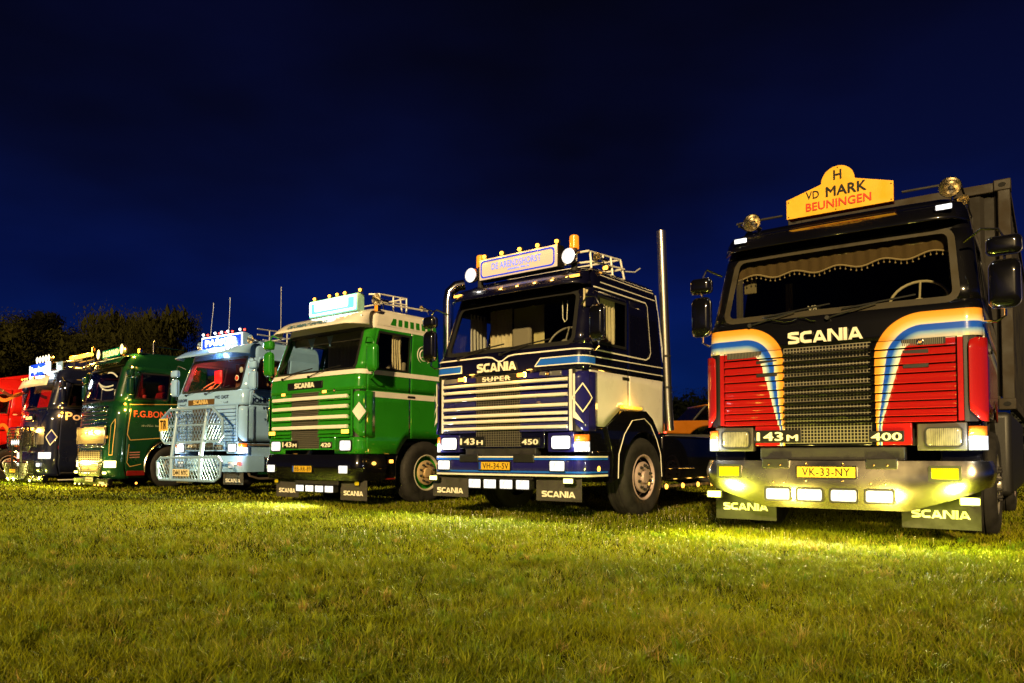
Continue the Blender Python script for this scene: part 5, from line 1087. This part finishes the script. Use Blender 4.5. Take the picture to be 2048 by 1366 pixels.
# ---- truck E: dark green with chrome grille
E_ = thing('truck', 'dark green cab-over truck with bright chrome grille, gold pinstripes and red curtains', 'truck', (-10.4, 18.7, 0), R(-42))
cE = modern(E_, dict(body=DGREEN, pillar=DGREEN, seatm=mat('red_seat', (.30, .01, .01), .8), arch=STEEL, wheel_x=.55)); q = cE.q
mesh_ch = mat('polished_grille', (.62, .52, .30), .42, .6)
def mgrille(t, x0, x1, z0, z1, y, nx, nz, nm, m=None, fr=STEEL, dx=.007, par=None):
    f = G(); frame_prism(f, rrect(x0 - .03, x1 + .03, z0 - .03, z1 + .03, .03), rrect(x0, x1, z0, z1, .02), y - .02, y + .02); f_ = f.out(nm, fr, par or t, smooth=True)
    if par: return f_
    bx('grille_back', x0, x1, y + .005, y + .012, z0, z1, DARK, f_, 0); g = G()
    for i in range(1, nx): x = x0 + (x1-x0)*i/nx; g.box(x - dx/2, x + dx/2, y - .012, y - .004, z0, z1)
    for i in range(1, nz): z = z0 + (z1-z0)*i/nz; g.box(x0, x1, y - .016, y - .010, z - dx/2, z + dx/2)
    g.out('grille_lattice', m or mesh_ch, f_); return f_
mgrille(E_, -.90, .90, 1.08, 1.48, -.065, 46, 14, 'upper_grille'); mgrille(E_, -.72, .72, .66, .90, -.075, 12, 5, 'middle_grille', dx=.016)
for z_ in (.62, .98, 1.03): bx('chrome_strip', -.86, .86, -.085, -.06, z_, z_ + .025, CHROME, E_, .006)
for z_ in (1.56, 1.66, 1.76, 1.86, 1.96): bx('front_panel_bar', -.86, .92, -.045 + (z_-1.5)*.05, -.02 + (z_-1.5)*.05, z_, z_ + .03, CHROME if z_ in (1.56, 1.86) else BLACK, E_, .006)
G().prism([(-.80, .60), (-.66, .28), (.66, .28), (.80, .60), (.70, .60), (.60, .36), (-.60, .36), (-.70, .60)], -.10, -.07).out('lower_grille_frame', STEEL, E_, bev=.006); mgrille(E_, -.56, .56, .38, .58, -.07, 16, 5, 'lower_grille', dx=.012)
for cx in (-.30, .30): bx('lower_lamp', cx - .16, cx + .16, -.10, -.08, .45, .50, L_AMB, E_, .01)
for cx in (-.16, .24): bead(E_, (cx, -.09, 1.36), L_AMB, 'grille_marker_lamp', .04, glow=(30, (1, .65, .15)))
for sg in (-1, 1):
    g = G(); cE.grid(cE.qs(min(sg*.80, sg*q(.1)), max(sg*.80, sg*q(.1))), [.50, .58, .66], .012, g); g.out('headlight', emit('lit_gold_lens', (1, .78, .30), 5, 12, (.8, .7, .4), .4), E_, smooth=True, solid=.02)
    bx('fog_lamp', sg*.95 - .09, sg*.95 + .09, -.09, -.06, .34, .40, L_YEL, E_, .01); spot(E_, (sg*.98, -.16, .55), (0, -1, -.12), 520, (1, .84, .18), 165, .05); point(E_, (sg*.9, -.35, .6), 22, (1, .75, .2))
    cE.line('gold_pinstripe', [(sg*.98, 1.52), (sg*.98, .80), (sg*q(.0), .80), (sg*q(.02), 1.50), (sg*1.1, 1.66)], .016, GOLD, E_, .008, True)
    cE.line('gold_pinstripe', [(sg*q(.30), 2.02), (sg*q(1.2), 2.06), (sg*q(1.6), 2.08), (sg*q(2.2), 2.08)], .016, GOLD, E_, .012); cE.line('gold_pinstripe', [(sg*q(.34), 1.92), (sg*q(.30), 1.30), (sg*q(.38), 1.16), (sg*q(1.1), 1.22), (sg*q(2.2), 1.30)], .016, GOLD, E_, .012)
    cE.line('gold_pinstripe', [(sg*q(.36), 1.06), (sg*q(.33), .62), (sg*q(.40), .52), (sg*q(.66), .58)], .014, GOLD, E_, .012)
    for k_ in range(3): cE.line('small_lettering_rule', [(sg*q(.38), .86 - k_*.06), (sg*q(.62), .87 - k_*.06)], .022, mat('pink_lettering', (.4, .15, .12), .5), E_, .012)
    bx('red_step', min(sg*1.22, sg*1.262), max(sg*1.22, sg*1.262), .32, .74, .30, .42, DRED, E_, .01)
g = G(); g.tube([(1.0 + .0, -.03, 1.25)] * 1 + [(1.0 + .05*math.cos(a/3)*(1 - a/24), -.045 + 0*a, 1.22 + .05*math.sin(a/3)*(1 - a/24)) for a in range(20)], .008, 5)
g.out('gold_scroll', GOLD, E_)
bx('bumper_skirt', -1.15, 1.15, -.06, .06, .03, .24, BLACK, E_, .03, 3); plate(E_, .0, .20, -.075, None, PLATEW, eu=False)
for x_ in (-.9, -.6, .45, .68, .95, 1.16): bead(E_, (x_, -.09, .075), L_YEL if x_ < .3 else L_AMB, 'skirt_marker_lamp', .018, glow=(.9, (1, .8, .2)) if x_ > 0 else None)
for y_ in (.55, 1.9): G().lathe([(.03, 0), (.024, .018), (.001, .026)], (1.24, y_, .12), 'x', 10).out('skirt_marker_lamp', L_AMB, E_)
text('skirt_lettering', 'VOLVO', E_, LET, .34, .055, (.75, -.066, .13), bold=.03)
text('door_lettering', 'F.G.BOND', E_, mat('red_gold_lettering', (.75, .12, .04), .4), .92, .16, (1.262, .92, 1.80), 'side', bold=.02); scribble('faint_door_script', E_, mat('faint_lettering', (.15, .20, .13), .5), .60, .07, (1.262, .95, 1.52), 'side', n=13, gap=(6,), r=.006)
sw = mat('white_print', (.8, .8, .8), .4)
for k_, (a, b) in enumerate((((-.2, 2.62), (.75, 2.50)), ((-.05, 2.55), (.8, 2.40)), ((.25, 2.84), (.85, 2.70)))):
    cE.line('windscreen_print', [(a[0] + (b[0]-a[0])*i/10, a[1] + (b[1]-a[1])*i/10 + (-.07 if k_ < 2 else .05)*math.sin(PI*i/10)) for i in range(11)], .04, sw, E_, -.012)
curtain(E_, .72, 1.0, .55, 2.15, 2.90, mat('red_curtain', (.55, .01, .01), .7), .02, 4); curtain(E_, .5, .7, 1.15, 2.2, 2.8, mat('red_curtain', (.55, .01, .01), .7), .02, 3, ax='y'); point(E_, (.5, .9, 2.7), 5, (1, .15, .08), .08)
bx('window_badge', .72, .80, .20, .21, 2.25, 2.40, WHT, E_, .0)
visor(E_, cE, DGREEN, .02, 3.02, 1.16, 3.22, .46, wing=.15); cE.line('header_trim', [(-1.05, 2.985), (1.05, 2.985)], .02, mat('pinstripe_gold', (.7, .5, .25), .4), E_, .02)
sE = roof_sign(E_, -.52, .62, 3.26, 3.48, .35, BLACK, S_GREEN, .14, bw=.01); text('sign_lettering', 'F.G.BOND', sE, S_GOLD, 1.0, .15, (.05, .340, 3.37), bold=.05)
for cx in (-.70, .82): round_lamp(E_, 'round_spot_lamp', (cx, .32, 3.40), .13, emit('lit_round_gold', (1, .80, .32), 2.2, 20, (.8, .7, .4), .4), STEEL)
rlamp(E_, 'roof_amber_lamp', 1.10, .62, 3.36, .14, .12, L_AMB, CHROME, .01, .05); point(E_, (1.1, .45, 3.40), 40, AMB_B)
G().tube([(1.0, 1.0, 3.3), (1.0, 1.0, 3.62), (1.05, 1.0, 3.68), (1.1, 1.02, 3.60)], .012, 6).out('roof_horn', CHROME, E_); G().tube([(1.0, 1.1, 3.52), (1.0, 1.8, 3.50)], .012, 6).out('roof_rail', CHROME, E_)
mirrors2(E_, DGREEN); point(E_, (1.42, .25, 2.02), 22, AMB_B); G().lathe([(.001, -.03), (.035, 0), (.001, .03)], (1.34, .22, 2.02), 'z', 10).out('side_repeater', L_AMB, E_)
# green trailer box behind truck E
# ---- truck F: ink blue with bull bar and row of round lamps
F_ = thing('truck', 'dark blue cab-over truck with white visor, round roof lamps and black mesh bull bar', 'truck', (-13.75, 21.5, 0), R(-40))
cF = modern(F_, dict(body=SCNAVY, front=SCNAVY, lining=TRIMD)); q = cF.q
bx('badge_surround', -.36, .36, -.055, -.02, 1.76, 1.96, BLACK, F_, .02); text('front_lettering', 'SCANIA', F_, LET, .52, .10, (0, -.062, 1.86), bold=.045)
for sg in (-1, 1):
    cF.line('chrome_flash', [(sg*.42, 2.06), (sg*.9, 2.07), (sg*1.0, 1.98), (sg*.62, 1.62), (sg*.48, 1.98)], .03, CHROME, F_, .015); cF.poly('silver_panel', [(sg*.50, 1.56), (sg*.92, 1.60), (sg*.98, 1.10), (sg*.50, 1.10)], mat('silver_paint', (.35, .33, .3), .3, .6), F_, .012)
    d_ = [(sg*1.18, 1.50), (sg*1.04, 1.30), (sg*1.18, 1.08), (sg*1.32, 1.30)]; cF.poly('diamond_badge', d_, INDIGO, F_, .012); cF.line('diamond_outline', d_, .025, CREAM, F_, .016, True)
    g = G(); cF.grid(cF.qs(min(sg*.72, sg*q(.12)), max(sg*.72, sg*q(.12))), [.70, .78, .88], .012, g); g.out('headlight', L_WHITE, F_, smooth=True, solid=.02); bx('fog_lamp', sg*.80 - .10, sg*.80 + .10, -.08, -.05, .48, .58, L_COOL, F_, .01)
    spot(F_, (sg*.95, -.16, .75), (0, -1, -.12), 480, (1, .85, .22), 165, .05)
    bx('lower_trim', min(sg*.7, sg*1.0), max(sg*.7, sg*1.0), -.09, -.06, .40, .43, CHROME, F_, .004)
bx('amber_strip', -.42, .42, -.075, -.05, 1.50, 1.58, emit('amber_strip_lens', (1, .62, .12), 2.2, 20, (.7, .4, .05), .3), F_, .01); point(F_, (0, -.25, 1.54), 40, AMB_B)
mgrille(F_, -.46, .46, 1.05, 1.42, -.06, 12, 6, 'upper_grille', UNDER, CHROME, dx=.02); mgrille(F_, -.46, .46, .30, .62, -.06, 10, 5, 'lower_grille', UNDER, PLASTIC, dx=.02)
bF = G().tube([(-.34, -.22, 1.62), (-.34, -.34, 1.0), (-.34, -.36, .12)], .035, 8).out('bull_bar', PLASTIC, F_, smooth=True); G().tube([(.34, -.22, 1.62), (.34, -.34, 1.0), (.34, -.36, .12)], .035, 8).out('bull_bar_post', PLASTIC, bF)
uf = [(-.95, 1.40), (-.80, 1.58), (.80, 1.58), (.95, 1.40), (.92, 1.05), (.75, .92), (-.75, .92), (-.92, 1.05)]; G().tube([(a, -.30, b) for a, b in uf], .022, 8, True).out('bull_bar_frame', CHROME, bF, smooth=True); exmesh(F_, uf, -.30, bF, UNDER, .12, .16, .010)
lf_ = [(-.90, .60), (.90, .60), (.95, .30), (.70, .14), (-.70, .14), (-.95, .30)]; G().tube([(a, -.36, b) for a, b in lf_], .022, 8, True).out('bull_bar_frame', CHROME, bF, smooth=True); exmesh(F_, lf_, -.36, bF, UNDER, .12, .16, .010)
for i in range(4): round_lamp(F_, 'bull_bar_lamp', (-.26 + i*.175, -.38, 1.16), .085, emit('lit_spot_lens', (1, .98, .97), 1.2, 26, (.3, .3, .3), .35), UNDER)
spot(F_, (0, -.5, 1.16), (0, -1, -.4), 18, COOL_B, 140, .08)
plate(F_, -.10, .36, -.40, None, w=.5, eu=False)
for x_ in (-.75, -.30, .98): bead(F_, (x_, -.30, .10), L_YEL, 'ground_lamp', .035); point(F_, (x_, -.45, .14), 25, YEL_B)
bx('bumper_skirt', -1.15, 1.15, -.06, .1, .04, .26, BLACK, F_, .03, 3); bx('skirt_strip', 1.22, 1.245, .3, 2.4, .10, .13, CREAM, F_, 0)
vF = G(); lp_ = [(-1.10, 2.78), (1.12, 2.72), (1.16, 2.95), (1.08, 3.04), (-1.02, 3.04)]; n_ = len(lp_)
vF.v += [(a, -.02 + (b - 2.75)*.35 - .10*(1 - (a/1.16)**2), b) for a, b in lp_] + [(a, -.005 + (b - 2.75)*.35 - .10*(1 - (a/1.16)**2), b) for a, b in lp_]
for i in range(25):
    pass
g = G(); k_ = 16
for i in range(k_ + 1):
    u = -1 + 2*i/k_; x_ = 1.14*u
    for j in range(4): v_ = j/3; z_ = 2.74 + .30*v_ - (.04*max(0, abs(u) - .85)/.15 if j == 3 else 0); g.v.append((x_*(1 - .06*v_), -.04 + .12*v_ - .05*(1-u*u) + .16*max(0, abs(u) - .8), z_))
g.f = [(i*4+j, i*4+j+4, i*4+j+5, i*4+j+1) for i in range(k_) for j in range(3)]
vis = g.out('sun_visor', mat('visor_cream', (.75, .66, .52), .4, 0, .3), F_, smooth=True, solid=.012)
for x_ in (-.45, -.25, -.05, .45): bead(F_, (x_, -.10, 2.98), L_AMB, 'visor_marker_lamp', .03, glow=(.8, AMB_B))
sF = roof_sign(F_, -1.0, .20, 3.12, 3.48, .26, BLACK, S_DEEP, .18, bw=.012); text('sign_lettering', 'Poppelaars', sF, S_WHITE, 1.0, .22, (-.40, .250, 3.29), bold=.02)
bx('sign_wing', .62, 1.02, .40, .46, 3.10, 3.46, PALE, F_, .05, 3); point(F_, (-.2, .05, 3.3), 14, (.75, .88, 1), .15); bx('sign_end_lamp', -1.12, -1.02, .26, .36, 3.02, 3.46, S_WHITE, F_, .03); bx('sign_end_lamp', .22, .36, .26, .36, 3.12, 3.50, S_WHITE, F_, .03)
for i in range(5): round_lamp(F_, 'roof_lamp', (-1.02 + i*.23, .45, 3.64), .11, emit('lit_round_warm', (1, .88, .62), 1.8, 16, (.8, .8, .7), .4), STEEL)
G().tube([(-1.1, .55, 3.50), (.1, .55, 3.50), (.6, 1.1, 3.58)], .02, 8).out('roof_lamp_bar', STEEL, F_, smooth=True); G().tube([(.7, 1.3, 3.60), (.78, 1.3, 3.98)], .014, 6).out('air_horn', BRASS, F_); G().lathe([(.07, 0), (.03, .1), (.02, .3)], (.9, 1.3, 3.88), 'y', 14).out('air_horn', BRASS, F_)
G().box(-1.1, 1.1, 1.2, 4.4, 3.35, 3.62).out('air_deflector', SCNAVY, F_, bev=.08, seg=3)
lb_ = G().prism([(-.25, 3.66), (1.2, 3.66), (1.25, 3.70), (1.2, 3.75), (-.25, 3.75), (-.3, 3.70)], 1.05, 1.17).out('amber_light_bar', emit('lit_bar_amber', (1, .50, .06), 3.2, 9, (.7, .3, .02), .35), F_, bev=.015)
for x_ in (.0, .9): G().tube([(x_, 1.1, 3.4), (x_, 1.1, 3.66)], .012, 6).out('light_bar_stand', UNDER, lb_)
point(F_, (-.25, 1.0, 3.85), 70, (1, .5, .06), .08); point(F_, (.8, 1.0, 3.88), 50, (1, .5, .06), .08)
mirrors2(F_, SCNAVY); text('door_lettering', 'Poppelaars', F_, mat('cream_pink_lettering', (.7, .5, .4), .4), 1.7, .30, (1.262, 1.30, 1.86), 'side', bold=.02); point(F_, (1.35, .3, 1.98), 24, AMB_B); G().lathe([(.001, -.03), (.035, 0), (.001, .03)], (1.30, .35, 1.98), 'z', 10).out('side_repeater', L_AMB, F_)
curtain(F_, -.15, .15, .7, 2.15, 2.90, mat('orange_curtain', (.35, .08, .02), .8), .02, 4); bx('lit_dash_tray', .2, .8, .5, .6, 2.2, 2.3, emit('lit_yellow_tray', (1, .8, .05), .8), F_, .02)
# ---- truck G: red with painted scrolls, cut by the left edge
G_ = thing('truck', 'red truck with orange painted scrolls, cut off by the left edge of the picture', 'truck', (-18.4, 24.6, 0), R(-42))
cG = modern(G_, dict(body=BRED, lining=TRIMD, yr=2.9)); q = cG.q
OR = mat('orange_scroll_paint', (.80, .28, .03), .35, 0, .6); YO = mat('dark_scroll_paint', (.10, .01, .01), .35, 0, .6)
for pts, w_, m_ in (([(q(.5 + 1.9*i/20), 2.86 + .10*math.sin(i*.55)) for i in range(21)], .10, YO), ([(q(.5 + 1.5*i/20), 2.72 + .12*math.sin(i*.5 + 1)) for i in range(21)], .11, OR), ([(q(1.95 + .25*math.cos(a/3)), 2.15 + .20*math.sin(a/3)) for a in range(2, 16)], .09, OR),
                   ([(q(.9 + .9*i/20), 1.45 + .35*math.sin(i*.3)) for i in range(21)], .10, OR)): cG.line('scroll_artwork', pts, w_, m_, G_, .014)
G().add([(-1.1, .9, 3.3), (1.1, .9, 3.3), (1.1, 3.2, 3.3), (-1.1, 3.2, 3.3), (-1.05, 3.0, 3.75), (1.05, 3.0, 3.75), (1.05, 3.2, 3.75), (-1.05, 3.2, 3.75)], [(0,3,2,1),(4,5,6,7),(0,1,5,4),(1,2,6,5),(2,3,7,6),(3,0,4,7)]).out('air_deflector', BRED, G_, bev=.05, seg=3)
mirrors2(G_, BRED); point(G_, (1.7, .6, 2.6), 26, (1, .12, .05), .1); point(G_, (1.7, 1.8, 1.0), 14, (1, .2, .05), .1); bx('red_side_lamp', 1.25, 1.28, .9, 1.0, .30, .34, L_RED, G_, .005)

# green trailer of truck E and orange pick-up seen through the gap
tr = thing('trailer', 'dark green box trailer standing behind the dark green truck', 'trailer', E_.matrix_basis @ Vector((0, 3.1, 0)), R(-42))
bx('trailer_body', -1.22, 1.22, 0, 6.5, 1.05, 3.05, DGREEN, tr, .05, 3); bx('trailer_frame', -.5, .5, .8, 6.3, .75, 1.04, UNDER, tr, .01)
for y_ in (4.2, 5.4):
    for sg in (-1, 1): wheel(tr, sg*1.2, y_, sg)
for y_, z_ in ((.4, 3.08), (1.2, 3.08), (1.7, 3.08)): G().lathe([(.001, .05), (.035, .03), (.04, 0)], (1.0, y_, z_), 'z', 10).out('roof_lamp', L_AMB, tr)
pk = thing('pickup_truck', 'orange pickup with round wheel arch seen through the gap beside the red truck', 'pickup truck', (5.3, 22.0, 0), R(6))
OP = paint('orange_paint', (.27, .085, .006))
def car_side(x):
    top = [(-1.2, 1.66), (-1.0, 1.76), (.2, 1.78), (1.5, 1.80), (4.2, 1.80), (4.3, 1.5)]
    a1 = [(.15 - .62*math.cos(R(a)), 1.0 + .62*math.sin(R(a))) for a in range(180, -1, -15)]
    return top + [(4.3, 1.38)] + [(3.6 + .6*math.cos(R(a)), 1.2 + .35*math.sin(R(a))) for a in range(20, 161, 20)] + [(1.0, 1.40)] + [(.15 + .62*math.cos(R(a)), 1.2 + .42*math.sin(R(a))) for a in range(20, 161, 15)] + [(-1.2, 1.40)]
G().prism(car_side(0), -.95, .95).out('body', OP, pk, bev=.04)
G().add([(-.3, -.85, 1.78), (1.5, -.85, 1.78), (1.5, .85, 1.78), (-.3, .85, 1.78), (.1, -.75, 2.2), (1.3, -.75, 2.2), (1.3, .75, 2.2), (.1, .75, 2.2)], [(0,3,2,1),(0,1,5,4),(1,2,6,5),(2,3,7,6),(3,0,4,7)]).out('cab_window', GLASSD, pk)
bx('cab_roof', .08, 1.32, -.78, .78, 2.19, 2.24, OP, pk, .03); 
for x_, z_ in ((-.3, 2.5),): G().tube([(-.3, -.85, 1.78), (.1, -.77, 2.2)], .03, 6).out('windscreen_pillar', UNDER, pk); G().tube([(1.5, -.85, 1.78), (1.3, -.77, 2.2)], .03, 6).out('rear_pillar', UNDER, pk)
for x_ in (.15, 3.6):
    for sy in (-1, 1):
        o_ = G().lathe([(.2, -.02), (.3, .01), (.46, .01), (.5, -.04), (.5, -.24), (.3, -.25)], (x_, sy*.95, .5), 'y', 24, sy).out('wheel', RUBBER, pk, smooth=True); G().lathe([(.3, 0), (.2, -.05), (.001, -.03)], (x_, sy*.95, .5), 'y', 20, sy).out('rim', STONE, o_, smooth=True)
lw = G().lathe([(.001, -.12), (.10, 0), (.08, .05), (.001, .08)], (.95, -.5, 2.34), 'y', 14).out('work_lamp', emit('lit_work_lens', (.8, .9, 1), 3), pk, smooth=True); point(pk, (.95, -.75, 2.52), 6, COOL_B)
bx('underbody', -1.1, 4.2, -.9, .9, .55, 1.38, UNDER, pk, .02); point(pk, (1.5, -2.2, 1.9), 10, (1, .6, .2), .2)

# ------------------------------------------------------------------ trees
LEAFM = bpy.data.materials.new('leaf'); LEAFM.use_nodes = True
t_ = LEAFM.node_tree; b_ = t_.nodes['Principled BSDF']; b_.inputs['Roughness'].default_value = .6
oi = t_.nodes.new('ShaderNodeAttribute'); oi.attribute_name = 'tint'; t_.links.new(oi.outputs['Color'], b_.inputs['Base Color'])
tl_ = t_.nodes.new('ShaderNodeBsdfTranslucent'); t_.links.new(oi.outputs['Color'], tl_.inputs[0]); xm_ = t_.nodes.new('ShaderNodeMixShader'); xm_.inputs[0].default_value = .5
t_.links.new(b_.outputs[0], xm_.inputs[1]); t_.links.new(tl_.outputs[0], xm_.inputs[2]); t_.links.new(xm_.outputs[0], t_.nodes['Material Output'].inputs[0]); b_.inputs['Specular IOR Level'].default_value = .05; b_.inputs['Roughness'].default_value = .9
TRUNKM = mat('bark', (.06, .045, .03), .9, bump=.8, bscale=12, var=.3)
def tree(name, label, x, y, h, r, n=26000, lobes=9, base=.25, droop=0, tint=(.040, .040, .011), seed=1, leaf=.07):
    rr = random.Random(seed); rg = np.random.default_rng(seed)
    t = thing(name, label, 'tree', (x, y, 0), rr.random()*6, 'trees behind the row of trucks')
    g = G(); g.tube([(0, 0, -.1), (.1, 0, h*.2), (0, .1, h*.45), (.1, .1, h*.8)], [h*.035, h*.026, h*.018, h*.006], 8)
    L_ = []
    for i in range(lobes):
        a = 2*PI*i/lobes + rr.random(); z = h*(base + .12 + (.80 - base)*rr.random()); k = (1 - ((z/h - .55)/.6)**2); d = r*.62*k*rr.uniform(.5, 1.05); c = (d*math.cos(a), d*math.sin(a), z); L_.append((c, r*rr.uniform(.36, .55)))
        g.tube([(0, 0, z*.55), (c[0]*.5, c[1]*.5, z*.8), c], [h*.012, h*.008, h*.003], 5)
    L_.append(((0, 0, h*.86), r*.42)); g.out('trunk', TRUNKM, t, smooth=True)
    V = []; cc = []
    per = n//len(L_)
    for (c, s) in L_:
        for cl in range(14):                                   # leaf clumps on each lobe
            d = rg.normal(size=3); d /= np.linalg.norm(d); cp = np.array(c) + d*s*np.array((1, 1, .95))*rg.uniform(.55, 1.02); cs = s*rg.uniform(.14, .26); m_ = per//14; tn = rg.uniform(.6, 1.45)
            p = cp + np.clip(rg.normal(size=(m_, 3)), -1.5, 1.5)*cs*np.array((1, 1, .9 + droop)); p[:, 2] -= droop*np.abs(rg.normal(size=m_))*s*.5
            V.append(p); cc.append(np.full(m_, tn))
    for (c, s) in L_:
        d = rg.normal(size=(260, 3)); d /= np.linalg.norm(d, axis=1)[:, None]; V.append(np.array(c) + d*s*rg.uniform(.1, .85, (260, 1))); cc.append(np.full(260, -.9))
    P = np.concatenate(V); T_ = np.concatenate(cc); P[:, 2] = np.maximum(P[:, 2], h*base*.5 + .2); m_ = len(P)
    a = rg.normal(size=(m_, 3)); a /= np.linalg.norm(a, axis=1)[:, None]; b = np.cross(a, rg.normal(size=(m_, 3))); b /= np.linalg.norm(b, axis=1)[:, None]
    if droop: a = a*.5 + np.array((0, 0, -1.0)); a /= np.linalg.norm(a, axis=1)[:, None]
    s = leaf*rg.uniform(.5, 1.3, m_)[:, None]; s[T_ < 0] *= 4.5; T_ = np.abs(T_); W = np.stack([P - a*s, P + b*s*.42, P + a*s, P - b*s*.42], 1)
    me = bpy.data.meshes.new('crown'); me.vertices.add(m_*4); me.vertices.foreach_set('co', W.astype(np.float32).ravel()); me.loops.add(m_*4); me.loops.foreach_set('vertex_index', np.arange(m_*4, dtype=np.int32)); me.polygons.add(m_); me.polygons.foreach_set('loop_start', np.arange(m_, dtype=np.int32)*4); me.update(calc_edges=True)
    ca = me.color_attributes.new('tint', 'FLOAT_COLOR', 'POINT'); col = np.ones((m_, 4)); col[:, :3] = np.array(tint)*(T_*rg.uniform(.85, 1.15, m_))[:, None]; ca.data.foreach_set('color', np.repeat(col, 4, 0).astype(np.float32).ravel())
    me.materials.append(LEAFM); ob('crown', me, t)
def px(X, D): return (X - 1024)/1505*D
TL = [('broadleaf_tree', 'broad tree at the far left edge behind the red truck', 0, 44, 8.4, 3.6, dict(seed=3)), ('conifer_tree', 'tall dark pointed tree rising above its neighbours at the left', 70, 52, 11.0, 3.0, dict(seed=5, tint=(.012, .012, .006), lobes=11, n=26000)),
      ('broadleaf_tree', 'low dark tree between the tall pointed tree and the willows', 140, 54, 9.4, 3.4, dict(seed=8, tint=(.015, .013, .006))), ('willow_tree', 'drooping willow with a soft rounded top, left one of the pair', 245, 44, 9.3, 3.2, dict(seed=11, droop=.9, n=34000, lobes=12)),
      ('willow_tree', 'drooping willow with a soft rounded top, right one of the pair', 318, 42, 9.1, 2.5, dict(seed=13, droop=.9, n=34000, lobes=12)), ('broadleaf_tree', 'small dim tree right of the willows behind the pale blue truck', 366, 50, 7.8, 1.6, dict(seed=17, tint=(.015, .022, .012), n=7000)),
      ('broadleaf_tree', 'low wide tree filling the gap between the willows and the dark tree', 190, 40, 7.0, 2.8, dict(seed=19)), ('broadleaf_tree', 'dark tree glimpsed above the pale blue truck roof', 570, 60, 10.3, 2.2, dict(seed=23, tint=(.012, .014, .008))),
      ('broadleaf_tree', 'dark round tree in the gap between the navy truck and the red truck', 1380, 62, 5.4, 4.5, dict(seed=29, tint=(.005, .007, .004), base=.05)), ('broadleaf_tree', 'low dark tree right behind the exhaust stack of the navy truck', 1310, 66, 5.0, 4.5, dict(seed=31, tint=(.005, .007, .004), base=.05)),
      ('broadleaf_tree', 'low dark tree hidden mostly by the black and red truck', 1440, 60, 5.0, 4.0, dict(seed=37, tint=(.005, .007, .004), base=.05))]
for nm, lb, X, Dd, h, r, kw in TL: tree(nm, lb, px(X, Dd), Dd, h, r, **kw)
# far hedge line closing the field
def hedge():
    g = G(); rr = random.Random(4)
    rgn = np.random.default_rng(9); n = 90000; x = rgn.uniform(-75, 75, n); z = rgn.random(n)**.7; top = 2.6 + 1.6*np.sin(x*.13 + 1) + .8*np.sin(x*.41) + .5*np.sin(x*1.3); y = 72 + rgn.normal(0, 1.3, n); P = np.stack([x, y, z*np.maximum(top, 1.2)], 1)
    a = rgn.normal(size=(n, 3)); a /= np.linalg.norm(a, axis=1)[:, None]; b = np.cross(a, rgn.normal(size=(n, 3))); s = rgn.uniform(.2, .5, n)[:, None]; W = np.stack([P - a*s, P + b*s*.5, P + a*s, P - b*s*.5], 1).reshape(-1, 3)
    me = bpy.data.meshes.new('hedge'); me.vertices.add(n*4); me.vertices.foreach_set('co', W.astype(np.float32).ravel()); me.loops.add(n*4); me.loops.foreach_set('vertex_index', np.arange(n*4, dtype=np.int32)); me.polygons.add(n); me.polygons.foreach_set('loop_start', np.arange(n, dtype=np.int32)*4); me.update(calc_edges=True)
    me.materials.append(mat('hedge_leaf', (.006, .008, .004), .7)); tag(ob('distant_hedge', me), 'dark distant hedge line along the far side of the field', 'hedge', kind='stuff')
hedge()
